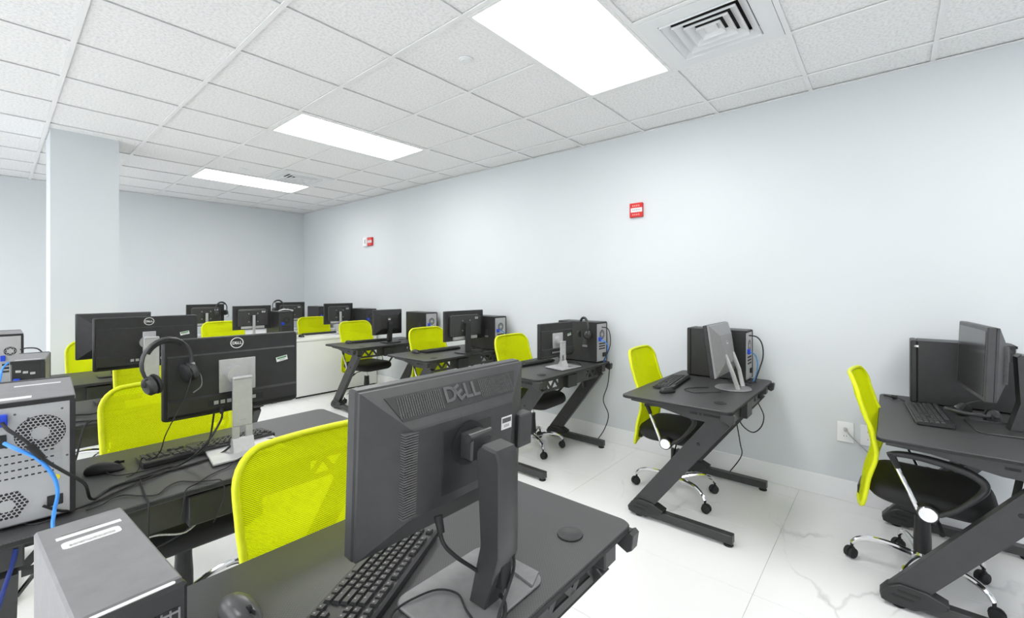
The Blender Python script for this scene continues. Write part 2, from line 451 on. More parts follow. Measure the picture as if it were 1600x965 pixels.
# ceiling lights
def ceiling_light(cx, ry):
    x0 = GX0 + cx * GS + .014; x1 = GX0 + (cx + 2) * GS - .014; y0 = GY0 + ry * GS + .014; y1 = GY0 + (ry + 1) * GS - .014
    r = empty('ceiling_light', ((x0 + x1) / 2, (y0 + y1) / 2, ZC))
    w, d = (x1 - x0) / 2, (y1 - y0) / 2
    f = MB(); e = .020
    f.box(-w, w, -d, -d + e, -.001, .03, .001).box(-w, w, d - e, d, -.001, .03, .001)
    f.box(-w, -w + e, -d + e, d - e, -.001, .03, .001).box(w - e, w, -d + e, d - e, -.001, .03, .001)
    f.build('frame', 'grid_white', r, smooth=0)
    MB().box(-w + e, w - e, -d + e, d - e, .004, .012).build('diffuser', 'light_panel', r, smooth=0)
    return r
ll = {(2, -2): 'large lit ceiling panel beside the square air vent, nearest the viewer',
      (2, 2): 'middle one of the three lit ceiling panels',
      (2, 6): 'smallest lit ceiling panel, farthest away by the end wall'}
for c in LIGHTS:
    o = ceiling_light(*c)
    side = 'by the long wall' if c[0] == 2 else 'over the unseen left side'
    dist = {-6: 'behind the viewer', -2: 'level with the large vent', 2: 'level with the middle panel', 6: 'level with the farthest panel'}[c[1]]
    tag(o, ll.get(c, 'lit ceiling panel added outside the picture %s, %s' % (side, dist)), 'ceiling light', 'ceiling light panels')

# air diffusers
def air_diffuser(cx, ry, label):
    x = GX0 + (cx + .5) * GS; y = GY0 + (ry + .5) * GS
    r = empty('air_vent', (x, y, ZC))
    h = GS / 2 - .014; q = .205
    p = MB()
    p.box(-h, h, -h, -q, -.003, .010).box(-h, h, q, h, -.003, .010).box(-h, -q, -q, q, -.003, .010).box(q, h, -q, q, -.003, .010)
    p.build('face_plate', 'white_paint', r, smooth=0)
    MB().box(-q, q, -q, q, .045, .05).build('duct', 'vent_dark', r, smooth=0)
    for k in range(4):
        a = q - .006 - k * .047; bb = a - .036
        t = MB(); z0, z1 = -.003 + .002 * k, .018 + .002 * k
        for ang in range(4):
            M = RZ(90 * ang)
            t.add([(-a, -a, z0), (a, -a, z0), (bb, -bb, z1), (-bb, -bb, z1), (-a, -a, z0 + .003), (a, -a, z0 + .003), (bb, -bb, z1 + .003), (-bb, -bb, z1 + .003)],
                  [(0, 3, 2, 1), (4, 5, 6, 7), (0, 1, 5, 4), (2, 3, 7, 6), (1, 2, 6, 5), (0, 4, 7, 3)], M)
            t.box(-a, a, -a - .002, -a, z0 - .009, z0 + .003, M=M)
        t.build('louvre', 'white_paint', r, smooth=0)
    MB().box(-.03, .03, -.03, .03, .010, .014).build('centre_plate', 'white_paint', r, smooth=0)
    tag(r, label, 'air vent', 'square ceiling air vents')
air_diffuser(3, -3, 'square white ceiling air vent beside the largest light panel')
air_diffuser(3, 5, 'small distant ceiling air vent near the farthest light panel')
for (x, y, lab) in ((1.797, 1.926, 'round white sprinkler cover on the ceiling left of the large panel'), (1.815, 5.638, 'distant round sprinkler cover beside the farthest light panel')):
    r = empty('sprinkler', (x, y, ZC + .004))
    MB().lathe([(0.001, -.004), (.040, -.004), (.043, -.001), (.043, .004), (.001, .004)], 28).build('escutcheon', 'white_paint', r)
    MB().lathe([(0.001, -.011), (.030, -.010), (.033, -.007), (.033, -.004), (.001, -.004)], 28).build('cover_cap', 'white_paint', r)
    tag(r, lab, 'sprinkler', 'ceiling sprinklers')

# wall devices
def pull_station(y, z, label, strobe=False):
    r = empty('fire_alarm', (XR, y, z))
    MB().box(-.028, 0, -.060, .060, -.062, .062, .004).build('housing', 'alarm_red', r)
    MB().box(-.034, -.028, -.060, .045, -.020, .018, .002).build('pull_bar', 'print_white', r)
    t = MB()
    for k in range(5): t.box(-.0348, -.034, .030 - k * .016 - .010, .030 - k * .016, -.006, .006)
    t.build('pull_bar_lettering', 'print_grey', r, smooth=0)
    t = MB()
    for k in range(4): t.box(-.0288, -.028, .032 - k * .018 - .012, .032 - k * .018, .030, .044)
    for k in range(4): t.box(-.0288, -.028, .032 - k * .018 - .012, .032 - k * .018, -.046, -.034)
    t.build('lettering', 'alarm_print', r, smooth=0)
    if strobe:
        MB().box(-.045, 0, .065, .165, -.070, .070, .010).build('strobe', 'white_paint', r)
        MB().box(-.052, -.045, .085, .110, -.03, .03, .002).build('strobe_lens', 'print_grey', r)
    tag(r, label, 'fire alarm', 'red fire alarm boxes')
pull_station(1.688, 2.083, 'red fire alarm pull box with white bar on the long wall')
pull_station(5.93, 2.100, 'small far red fire alarm with white strobe beside it', True)

def outlet(y, label, cord):
    r = empty('wall_outlet', (XR, y, .452))
    MB().box(-.008, 0, -.046, .046, -.066, .066, .003).build('plate', 'white_paint', r)
    for s in (-1, 1):
        so = MB().prism(rrect(.034, .030, .008, 4), -.010, -.008, 'x', T(0, 0, s * .024)).build('socket', 'white_laminate', r)
        for q in (-.007, .007): MB().box(-.0104, -.010, q - .001, q + .001, s * .024 - .006, s * .024 + .006).build('socket_slot', 'vent_dark', so, smooth=0)
    tag(r, label, 'outlet', 'white wall outlets')
outlet(.219, 'white wall outlet with a grey plug, left of the lime chair back', True)
outlet(.095, 'white wall outlet half hidden behind the lime chair back', False)
mb = MB().tube(smooth_path([(XR - .012, .219, .470), (XR - .030, .214, .470), (XR - .035, .180, .430), (XR - .03, .10, .35), (XR - .025, .0, .22), (XR - .03, -.12, .03)]), .0035, 8)
mb.cyl((XR - .010, .219, .472), (XR - .032, .214, .470), .012, .009, 10)
tag(mb.build('plug_cable', 'print_grey'), 'pale grey cord plugged into the wall outlet', 'cord')

# ------------------------------------------------------------------ gaming desks
DD = 0.63
def make_desk(DW):
    r = empty('computer_desk')
    top = MB().prism(rrect(DW, DD, .035, 5), DZ - .018, DZ, 'z', c=.002).build('desktop', 'desktop', r)
    MB().prism(rrect(DW + .004, DD + .004, .037, 5), DZ - .015, DZ - .004, 'z').build('edge_band', 'rubber', top)
    for s in (-1, 1):
        g = MB().lathe([(.016, 0), (.030, 0), (.034, .002), (.033, .004), (.024, .004), (.016, .002)], 24, T(s * (DW / 2 - .165), -.215, DZ))
        g.build('grommet', 'black_plastic', r)
        MB().lathe([(.001, -.001), (.016, -.001), (.016, .0015), (.001, .0015)], 18, T(s * (DW / 2 - .165), -.215, DZ)).build('grommet_lid', 'rubber', r)
        x = s * (DW / 2 - .100)
        # upper side rail with slots
        rail = MB()
        px = x
        prof = [(-.295, DZ - .019), (-.295, DZ - .075), (-.250, DZ - .098), (-.070, DZ - .092), (.140, DZ - .052), (.285, DZ - .046), (.285, DZ - .019)]
        rail.prism(prof, px - .024, px - .020, 'x').prism(prof, px + .020, px + .024, 'x')
        rail.box(px - .024, px + .024, -.295, .285, DZ - .023, DZ - .019)
        rail.box(px - .030, px + .030, -.300, -.240, DZ - .080, DZ - .020, .004)
        ro = rail.build('side_rail', 'black_metal', r, smooth=0)
        for sx in (-.0245, .0245):
            for k, (a, bb) in enumerate(((-.235, -.150), (-.140, -.128), (-.118, -.075))):
                MB().box(px + sx - .0004, px + sx + .0004, a, bb, DZ - .062, DZ - .050).build('rail_slot', 'vent_dark', ro, smooth=0)
        # diagonal leg, bottom at the user's side, top at the back
        a = Vector((0, .235, .055)); t_ = Vector((0, -.245, DZ - .070))
        d = (t_ - a).normalized(); nrm = Vector((0, -d.z, d.y)) * .052
        poly = [(a.y + nrm.y, a.z + nrm.z), (a.y - nrm.y, a.z - nrm.z), (t_.y - nrm.y, t_.z - nrm.z), (t_.y + nrm.y, t_.z + nrm.z)]
        lg = MB().prism(poly, x - .020, x + .020, 'x', c=.003).build('leg', 'black_metal', r, smooth=0)
        for sx in (-1, 1):
            MB().cyl((x + sx * .020, -.120, .520), (x + sx * .0225, -.120, .520), .010, .008, 12).build('bolt', 'rubber', lg)
        # foot bar with its plastic nose and two pads
        fo = MB().box(x - .024, x + .024, -.300, .240, .016, .064, .003).build('foot', 'black_metal', r, smooth=0)
        nose = [(.300, .020), (.306, .045), (.280, .082), (.236, .108), (.150, .104), (.080, .076), (.085, .058), (.130, .036), (.190, .012), (.270, .012)]
        cv = MB().prism(nose, x - .033, x + .033, 'x', c=.004).build('foot_cover', 'black_plastic', fo, smooth=25)
        for sx in (-1, 1):
            for (zz, ys) in ((.070, .170), (.046, .190)):
                g = MB().prism([(ys, zz), (ys + .075, zz + .004), (ys + .075, zz + .014), (ys, zz + .010)], x + sx * .0335 - .0006, x + sx * .0335 + .0006, 'x')
                g.build('cover_slot', 'vent_dark', fo, smooth=0)
        for yy in (-.275, .240):
            MB().lathe([(.001, 0), (.024, 0), (.026, .006), (.018, .012), (.010, .017), (.001, .017)], 18, T(x, yy, 0)).build('foot_pad', 'rubber', fo)
        # bracket hooking over the back corner
        MB().prism([(-.322, DZ - .012), (-.332, DZ - .020), (-.326, DZ - .062), (-.312, DZ - .072), (-.262, DZ - .050), (-.262, DZ - .018), (-.312, DZ - .018)], s * (DW / 2 - .015) - .018, s * (DW / 2 - .015) + .018, 'x', c=.002).build('corner_bracket', 'black_metal', r, smooth=25)
        # slotted brace from the leg to the cross beam
        br = MB(); xi = x - s * .020
        br.prism([(-s * .0, .0), (s * .012, .0), (s * .012, .010), (0, .010)] if s > 0 else [(0, 0), (0, .010), (-.012, .010), (-.012, 0)], -.01, .01, 'y', T(xi - s * .10, -.15, DZ - .03))
        br.tube([(xi, -.10, .505), (xi - s * .14, -.16, DZ - .020)], .012, 4, flat=.5)
        br.build('brace', 'black_metal', r, smooth=0)
    # cross beam under the back: a plate with triangular cut-outs (truss)
    tr = MB(); y0, y1 = -.262, -.256; zt, zb = DZ - .025, DZ - .125; e = DW / 2 - .125
    tr.box(-e, e, y0, y1, zt - .022, zt).box(-e, e, y0, y1, zb, zb + .022)
    tr.box(-e + .20, e - .20, y0, y1, zb + .022, zt - .022)
    for s in (-1, 1):
        for k in range(2):
            xa = s * (e - .20 + k * .10); xb = xa + s * .05; xc = xa + s * .10
            for (p, q) in (((xa, zb + .02), (xb, zt - .02)), ((xb, zt - .02), (xc, zb + .02))):
                dx = .013
                poly = [(p[0] - dx, p[1]), (p[0] + dx, p[1]), (q[0] + dx, q[1]), (q[0] - dx, q[1])]
                if p[1] > q[1]: poly = poly[::-1]
                tr.prism(poly, y0, y1, 'y')
    tr.build('cross_beam', 'black_metal', r, smooth=0)
    # cable box under the top
    MB().box(-.125, .0, -.300, -.262, DZ - .128, DZ - .030, .003).build('cable_box', 'black_plastic', r, smooth=0)
    return r
DESKS_R = [-.275, .945, 2.215, 3.475, 4.735]          # centre y of the row along the wall
DESKS_L = [.860, 2.045, 3.265, 4.505]                 # centre y of the row in front of the viewer
XRD, XLD = 3.000, .530
desk = make_desk(1.06); desk_l = make_desk(1.22)
names_r = ['black desk at the right edge of the picture, before the outlet', 'black desk in front of the bare wall, second from the right edge',
           'black desk in the wall row, third from the right edge', 'black desk in the wall row, fourth from the right edge',
           'farthest black desk of the wall row, beside the white desk front']
names_l = ['nearest black desk, holding the large lettered monitor and keyboard', 'black desk with the headset monitor and a tangle of cords',
           'black desk behind the one with the headset monitor', 'farthest black desk of the left row, before the column']
copies(desk, [(XRD, y, 0, 0, nm) for y, nm in zip(DESKS_R, names_r)], 'black gaming desks', 'desk')
copies(desk_l, [(XLD, y, 0, 0, nm) for y, nm in zip(DESKS_L, names_l)], 'black gaming desks', 'desk')

# ------------------------------------------------------------------ white desks at the end of the room
def white_desk(x0, x1, y0, label):
    r = empty('white_desk', ((x0 + x1) / 2, y0 + .3, 0))
    w = (x1 - x0) / 2 - .002
    MB().box(-w, w, -.30, .32, DZ - .028, DZ, .003).build('desktop', 'white_laminate', r, smooth=0)
    MB().box(-w, w, -.288, -.270, .02, DZ - .040, .002).build('front_panel', 'white_laminate', r, smooth=0)
    MB().box(-w, w, -.280, -.275, DZ - .040, DZ - .028).build('shadow_gap', 'grid_white', r, smooth=0)
    for s in (-1, 1):
        a = sorted((s * w, s * (w - .018)))
        MB().box(a[0], a[1], -.270, .30, 0, DZ - .028, .002).build('side_panel', 'white_laminate', r, smooth=0)
    MB().box(-w + .02, w - .02, -.285, -.275, 0, .02).build('plinth', 'vent_dark', r, smooth=0)
    tag(r, label, 'desk', 'white desks at the end of the room')
white_desk(2.425, 3.595, 5.74, 'white desk with closed front panel beside the long wall')
white_desk(1.250, 2.425, 5.74, 'white desk with closed front panel, mostly behind the headset monitor')
white_desk(2.425, 3.595, 6.98, 'last white desk by the end wall, in the corner')
white_desk(1.250, 2.425, 6.98, 'last white desk by the end wall, away from the corner')

# ------------------------------------------------------------------ chairs
def make_chair():
    r = empty('office_chair')
    # five star base
    rot0 = 20
    MB().lathe([(.001, .075), (.036, .075), (.042, .085), (.042, .125), (.034, .135), (.001, .135)], 20).build('base_hub', 'chrome', r)
    for k in range(5):
        M = RZ(rot0 + 72 * k)
        path = smooth_path([(.030, 0, .108), (.11, 0, .122), (.19, 0, .122), (.245, 0, .104), (.272, 0, .074)], 5)
        n = len(path)
        lg = MB().tube(path, [.017 - .006 * i / (n - 1) for i in range(n)], 10, M=M).build('base_leg', 'chrome', r)
        c = MB(); cM = M @ T(.272, 0, 0) @ RZ(random.uniform(0, 360))
        c.cyl((0, 0, .045), (0, 0, .078), .007, seg=8, M=M @ T(.272, 0, 0))
        for s in (-1, 1):
            c.lathe([(.001, -.010), (.020, -.010), (.026, -.006), (.027, 0), (.026, .006), (.020, .010), (.001, .010)], 16, cM @ T(.008, s * .013, .027) @ RX(90))
        c.lathe([(.001, -.004), (.0285, -.004), (.0285, .004), (.001, .004)], 16, cM @ T(.008, 0, .031) @ RX(90))
        c.build('caster', 'rubber', lg)
    MB().lathe([(.001, .10), (.034, .10), (.034, .20), (.030, .27), (.030, .305), (.001, .305)], 18).build('column_cover', 'black_plastic', r)
    MB().cyl((0, 0, .30), (0, 0, .375), .014, seg=12).build('gas_lift', 'chrome', r)
    me = MB().box(-.075, .075, -.11, .11, .372, .402, .006)
    me.build('mechanism', 'black_metal', r, smooth=0)
    lv = MB().tube([(-.06, -.03, .385), (-.17, -.05, .378), (-.21, -.055, .366)], .005, 8)
    lv.tube([(-.205, -.054, .368), (-.265, -.066, .345)], [.009, .011], 8)
    lv.build('lever', 'rubber', r)
    # seat: padded cushion on a shell
    rings = []
    for (z, k) in ((.402, .80), (.410, .93), (.430, 1.0), (.452, 1.0), (.470, .965), (.480, .90), (.484, .70), (.485, .30)):
        ring = []
        for (x, y) in rrect(.475 * k, .450 * k, .11 * k, 6):
            front = max(0, (-y - .12) / .12)
            back = max(0, (y - .10) / .12)
            ring.append((x, y - .025, z - front * front * .022 + back * .006))
        rings.append(ring)
    MB().loft(rings).build('seat', 'seat_fabric', r, smooth=60)
    # back: S-shaped mesh shell in a lime frame
    def prof(z):
        pts = [(.345, .240), (.48, .222), (.62, .190), (.72, .205), (.80, .235), (.88, .258), (.975, .278)]
        if z <= pts[0][0]: return pts[0][1]
        for (a, ya), (bb, yb) in zip(pts, pts[1:]):
            if z <= bb:
                t = (z - a) / (bb - a); t = t * t * (3 - 2 * t) * .5 + t * .5
                return ya + (yb - ya) * t
        return pts[-1][1]
    z0, z1 = .350, .972; HWB, HWT = .212, .232
    def half(z):
        t = (z - z0) / (z1 - z0); hw = HWB + (HWT - HWB) * math.sin(min(1, t * 1.25) * math.pi / 2)
        rt, rb = .085, .05
        if z > z1 - rt: d = (z - (z1 - rt)) / rt; hw -= rt * (1 - math.sqrt(max(0, 1 - d * d)))
        if z < z0 + rb: d = ((z0 + rb) - z) / rb; hw -= rb * (1 - math.sqrt(max(0, 1 - d * d)))
        return hw
    def pt(s, z, off=0.0):
        hw = half(z); x = s * hw
        return (x, prof(z) - .038 * (x / .23) ** 2 + off, z)
    NZ, NX = 30, 14
    zs = [z0 + (z1 - z0) * (0.5 - 0.5 * math.cos(math.pi * i / NZ)) for i in range(NZ + 1)]
    v = []; f = []
    for off in (0, .004):
        for z in zs:
            for k in range(NX + 1): v.append(pt(-1 + 2 * k / NX, z, off))
    W = NX + 1; N = (NZ + 1) * W
    for i in range(NZ):
        for k in range(NX):
            a = i * W + k
            f.append((a, a + 1, a + W + 1, a + W)); f.append((N + a, N + a + W, N + a + W + 1, N + a + 1))
    MB().add(v, f).build('backrest', 'lime_mesh', r, smooth=80)
    loop = [pt(1, z, .002) for z in zs[1:-1]] + [pt(s, z1, .002) for s in (.8, .4, 0, -.4, -.8)] + [pt(-1, z, .002) for z in zs[-2:0:-1]] + [pt(s, z0, .002) for s in (-.8, -.4, 0, .4, .8)]
    MB().tube(loop, .010, 8, closed=True).build('back_frame', 'lime_frame', r, smooth=60)
    sp = MB().tube(smooth_path([(0, .09, .388), (0, .185, .386), (0, .214, .398), (0, .222, .425)]), .016, 8, flat=.5)
    sp.build('back_support', 'black_metal', r)
    MB().box(-.08, .08, .205, .243, .362, .41, .006).build('back_clamp', 'black_plastic', r)
    for s in (-1, 1):
        x = s * .272
        arm = smooth_path([(x, .115, .645), (x, .075, .658), (x, 0, .660), (x, -.11, .645), (x, -.175, .618), (x, -.192, .585), (x, -.170, .540), (x, -.110, .468), (x, -.055, .428)], 5)
        n = len(arm)
        MB().tube(arm, [.011 + .006 * math.sin(math.pi * min(1, i / (n * .8))) for i in range(n)], 8).build('armrest', 'black_plastic', r, smooth=60)
        st = MB().tube([(x, .100, .640), (x, .040, .500), (x, .012, .432)], .0095, 10)
        st.build('arm_strut', 'chrome', r)
        MB().tube([(x, .104, .655), (x, .078, .595)], [.015, .012], 8).build('strut_sleeve', 'rubber', r)
        hb = MB().cyl((s * .255, -.02, .425), (s * .288, -.02, .425), .040, .036, 20)
        hb.cyl((s * .10, -.02, .400), (s * .258, -.02, .415), .013, seg=8)
        hb.build('arm_hub', 'black_plastic', r)
        MB().cyl((s * .286, -.02, .425), (s * .292, -.02, .425), .034, .030, 20).build('arm_disc', 'chrome', r)
    return r
chair = make_chair()
ch = [(2.87, -.125, -3, 'lime chair seen edge-on at the right edge of the picture'),
      (2.985, 1.115, 4, 'lime chair at the desk in front of the bare wall'),
      (3.04, 2.41, 2, 'lime chair at the third desk of the wall row, partly behind the large monitor'),
      (3.00, 3.60, 0, 'lime chair at the fourth desk of the wall row'),
      (3.00, 5.03, 6, 'lime chair at the farthest black wall desk, in front of the white panel'),
      (.625, 1.050, 0, 'nearest lime mesh chair, left of the large monitor'),
      (.513, 2.290, 0, 'lime chair behind the headset monitor'),
      (.715, 3.520, 0, 'lime chair behind the desk with the second oval-logo monitor'),
      (.595, 4.790, 0, 'lime chair farthest left, before the column'),
      (3.03, 6.300, 0, 'lime chair behind the white desk beside the long wall'),
      (1.875, 6.300, 0, 'lime chair behind the white desk left of the seam')]
copies(chair, [(x, y, 0, a, lab) for x, y, a, lab in ch], 'lime mesh office chairs', 'chair')

# ------------------------------------------------------------------ monitors (screen faces +y, back faces -y; base centre at the origin)
def frame_ring(mb, w, h, e, y0, y1, zc):
    mb.box(-w / 2, w / 2, y0, y1, zc + h / 2 - e, zc + h / 2, .002).box(-w / 2, w / 2, y0, y1, zc - h / 2, zc - h / 2 + e, .002)
    mb.box(-w / 2, -w / 2 + e, y0, y1, zc - h / 2 + e, zc + h / 2 - e, .0).box(w / 2 - e, w / 2, y0, y1, zc - h / 2 + e, zc + h / 2 - e, .0)

def sticker(parent, x, y, z, w, h, M=None, green=False, rot=0):
    MM = (M or Matrix.Identity(4)) @ T(x, y, z) @ RY(rot)
    a = MB(); a.M = MM; a.box(-w / 2, w / 2, -.0006, 0, -h / 2, h / 2)
    o = a.build('sticker', 'print_white', parent, smooth=0)
    b2 = MB(); b2.M = MM; b2.box(-w * .42, w * .42, -.0010, -.0006, h * .02, h * .38)
    b2.build('sticker_print', 'print_green' if green else 'print_dark', o, smooth=0)
    b3 = MB(); b3.M = MM; b3.box(-w * .25, w * .25, -.0010, -.0006, -h * .34, -h * .12)
    b3.build('sticker_text', 'print_grey', o, smooth=0)

def monitor_lettered(w=.468, h=.322, zb=.140, tilt=-3, base='grey_case'):
    """deep housing, vents, lettering and a black column stand"""
    r = empty('monitor')
    P = T(0, .09, zb + h / 2) @ RX(-tilt)          # panel frame: x right, y towards the user, z up
    b = MB(); b.M = P
    b.box(-w / 2, w / 2, -.002, .028, -h / 2, h / 2, .004)
    bz = b.build('bezel', 'dark_plastic', r, smooth=0)
    s = MB(); s.M = P; s.box(-w / 2 + .018, w / 2 - .018, .0275, .0295, -h / 2 + .020, h / 2 - .018); s.build('screen', 'screen_glass', r, smooth=0)
    # back housing: outer rim slopes to a raised box
    hb = MB(); hb.M = P
    def rect(x0, x1, z0, z1, y): return [(x0, y, z0), (x1, y, z0), (x1, y, z1), (x0, y, z1)]
    hb.loft([rect(-w / 2 + .003, w / 2 - .003, -h / 2 + .003, h / 2 - .003, -.002), rect(-w / 2 + .003, w / 2 - .003, -h / 2 + .003, h / 2 - .003, -.010),
             rect(-w * .315, w * .315, -h * .30, h * .255, -.052), rect(-w * .305, w * .305, -h * .29, h * .245, -.056)][::-1])
    ho = hb.build('back_housing', 'dark_plastic', r, smooth=0)
    # top mesh strip lying on the slope
    a = Vector((0, -.0100, h / 2 - .003)); c = Vector((0, -.052, h * .255)); d = (c - a); L = d.length
    S = P @ T(0, a.y, a.z) @ Matrix(((1, 0, 0, 0), (0, d.y / L, -d.z / L, 0), (0, d.z / L, d.y / L, 0), (0, 0, 0, 1)))   # x, y' down the slope
    nrm = -1 if (S.to_3x3() @ Vector((0, 0, 1))).y > 0 else 1
    g = MB(); g.M = S
    g.prism([(-w * .40, .018), (w * .40, .018), (w * .34, L * .80), (-w * .34, L * .80)], nrm * .0002, nrm * .0012, 'z')
    g.build('vent_panel', 'black_plastic', ho, smooth=0)
    g = MB(); g.M = S
    for k in range(60):
        x = -w * .345 + k * (w * .69 / 59)
        if abs(x) < .056: continue
        g.box(x - .0012, x + .0012, .022, L * .74, min(nrm * .0012, nrm * .0022), max(nrm * .0012, nrm * .0022))
    vs = g.build('vent_mesh', 'print_dark', ho, smooth=0); vs['kind'] = 'stuff'
    g = MB()
    letM = S @ T(0, L * .44, nrm * .0022)
    letM = letM @ (RX(180) if nrm < 0 else RZ(0))
    dell_letters(g, .100, letM, .8)
    g.build('lettering', 'letter_grey', ho, smooth=0)
    # vertical stack of slats at the left of the raised box
    g = MB(); g.M = P
    for k in range(34):
        z = h * .235 - k * .0049
        g.box(-w * .350, -w * .285, -.0575, -.040, z - .0014, z + .0014)
    g.build('side_vent', 'letter_grey', ho, smooth=0)
    # mounting recess and hinge
    g = MB(); g.M = P
    g.box(-.070, .070, -.0575, -.056, -.075, .060, .0004)
    g.build('mount_plate', 'black_plastic', r, smooth=0)
    g = MB(); g.M = P
    g.lathe([(.001, 0), (.045, 0), (.047, .002), (.047, .004), (.001, .004)], 28, T(0, -.0575, .020) @ RX(90))
    g.build('swivel_disc', 'rubber', r)
    g = MB(); g.M = P
    g.box(-.028, .028, -.098, -.060, -.005, .050, .004)
    g.cyl((-.032, -.090, .045), (.032, -.090, .045), .009, seg=14)
    g.build('hinge', 'dark_plastic', r)
    # column: straight upper part, bent towards the base
    yb = -.055
    col = MB()
    prof = [(yb + .030, zb + h * .5 + .020), (yb + .016, zb + h * .5 + .034), (yb - .022, zb + h * .5 + .030), (yb - .030, zb + h * .5 + .012),
            (yb - .030, .118), (yb + .010, .004), (yb + .052, .004), (yb + .020, .128)]
    col.prism(prof, -.030, .030, 'x', c=.004)
    so = col.build('stand_column', 'dark_plastic', r, smooth=30)
    MB().box(-.014, .014, yb - .026, yb - .002, .050, .100, .003).build('cable_slot', 'vent_dark', so, smooth=0)
    bs = MB()
    bs.prism(rrect(.265, .200, .03, 5, 0, .02), 0, .007, 'z', c=.002)
    bs.prism([(.085, -.078), (.130, -.060), (.132, .09), (.115, .10)], .006, .012, 'z')
    bs.build('stand_base', base, r)
    sticker(r, w * .265, -.0565, h * .105, .036, .030, P)
    # port block at the right edge and socket
    g = MB(); g.M = P
    g.box(w * .40, w * .512, -.045, -.012, -h * .16, h * .10, .003)
    g.build('side_port_block', 'dark_plastic', r, smooth=0)
    return r

def monitor_oval(w=.476, h=.302, zb=.156, stand='silver', oval=True, tilt=0, stick=True, back='black_plastic', plate=True, ztop=None):
    """slim panel, silver mount plate, flat silver column with a hole"""
    r = empty('monitor')
    P = T(0, .075, zb + h / 2) @ RX(-tilt)
    def part(name, mat, sm=0):
        g = MB(); g.M = P; return g
    g = part('', ''); g.prism(rrect(w, h, .008, 3), .0, .016, 'y', c=.002); g.build('bezel', 'black_plastic', r, smooth=30)
    g = part('', ''); g.box(-w / 2 + .014, w / 2 - .014, .0155, .0170, -h / 2 + .022, h / 2 - .014); g.build('screen', 'screen_glass', r, smooth=0)
    # back shell with the flat upper band and the thicker lower field
    g = part('', ''); g.prism(rrect(w - .002, h - .002, .012, 4), -.014, .001, 'y', c=.004)
    ho = g.build('back_shell', back, r, smooth=30)
    g = part('', '')
    z1 = h * .30; z0 = -h / 2 + .012
    prof = [(-.014, z1), (-.018, z1 - .006), (-.024, z0 + .07), (-.034, z0 + .062), (-.034, z0 + .012), (-.020, z0), (-.010, z0), (-.010, z1)]
    g.prism(prof, -w / 2 + .012, w / 2 - .012, 'x'); g.build('lower_shell', back, r, smooth=30)
    g = part('', ''); g.box(-.105, .09, -.0348, -.034, z0 + .024, z0 + .050); po = g.build('port_panel', 'rubber', r, smooth=0)
    g = part('', '')
    for k in range(7): g.box(-.085 + k * .022, -.070 + k * .022, -.0356, -.0348, z0 + .030, z0 + .044)
    g.build('port', 'steel_panel', po, smooth=0)
    g = part('', ''); q = .065 if plate else .030
    g.box(-q, q, -.0255, -.018, -.070, .060, .002); g.build('mount_plate', 'silver', r, smooth=0)
    g = part('', ''); g.lathe([(.001, 0), (.034, 0), (.034, .030), (.001, .030)], 24, T(-.012, -.0255, .0) @ RX(90)); g.build('swivel', 'silver', r)
    if oval:
        g = part('', '')
        n = 36; cx, cz = 0.0, h * .405
        ro, ri = .0235, .0205
        v = []; f = []
        for k in range(n):
            a = 2 * math.pi * k / n
            for q in (ro, ri):
                for yy in (-.0142, -.0156): v.append((cx + q * math.cos(a), yy, cz + q * .93 * math.sin(a)))
        for k in range(n):
            i = 4 * k; j = 4 * ((k + 1) % n)
            f += [(i, j, j + 1, i + 1), (i + 1, j + 1, j + 3, i + 3), (i + 3, j + 3, j + 2, i + 2)]
        g.add(v, f)
        lo = g.build('logo_ring', 'print_white', r, smooth=0)
        g = MB(); dell_letters(g, .034, P @ T(cx, -.0150, cz) @ RX(90), .6)
        g.build('logo_letters', 'print_white', lo, smooth=0)
    if stick: sticker(r, w * .355, -.0235, h * .13, .046, .020, P, True, -10)
    # stand
    zt = ztop or zb + h * .47
    if stand == 'silver':
        c = MB(); y0, y1 = -.006, .004
        # flat column made round a slot
        c.box(-.035, .035, y0, y1, .105, zt, .003).box(-.035, -.011, y0, y1, .055, .105).box(.011, .035, y0, y1, .055, .105).box(-.035, .035, y0, y1, .012, .055)
        c.box(-.035, .035, y0 - .004, y0 + .020, zt - .008, zt + .004, .004)
        c.prism([(y0 - .022, .010), (y1 + .03, .010), (y1, .060), (y0 - .004, .060)], -.037, .037, 'x')
        so = c.build('stand_column', 'silver', r, smooth=0)
        MB().box(-.012, .012, y0 - .0006, y0, .128, .132).build('badge', 'print_grey', so, smooth=0)
        bs = MB(); bs.prism([(-.125, -.095), (.125, -.095), (.150, .105), (-.100, .105)], .004, .012, 'z', c=.002)
        bo = bs.build('stand_base', 'silver', r, smooth=0)
        MB().prism([(-.122, -.092), (.128, -.092), (.155, .108), (-.097, .103)], 0, .004, 'z').build('base_pad', 'rubber', bo, smooth=0)
    return r

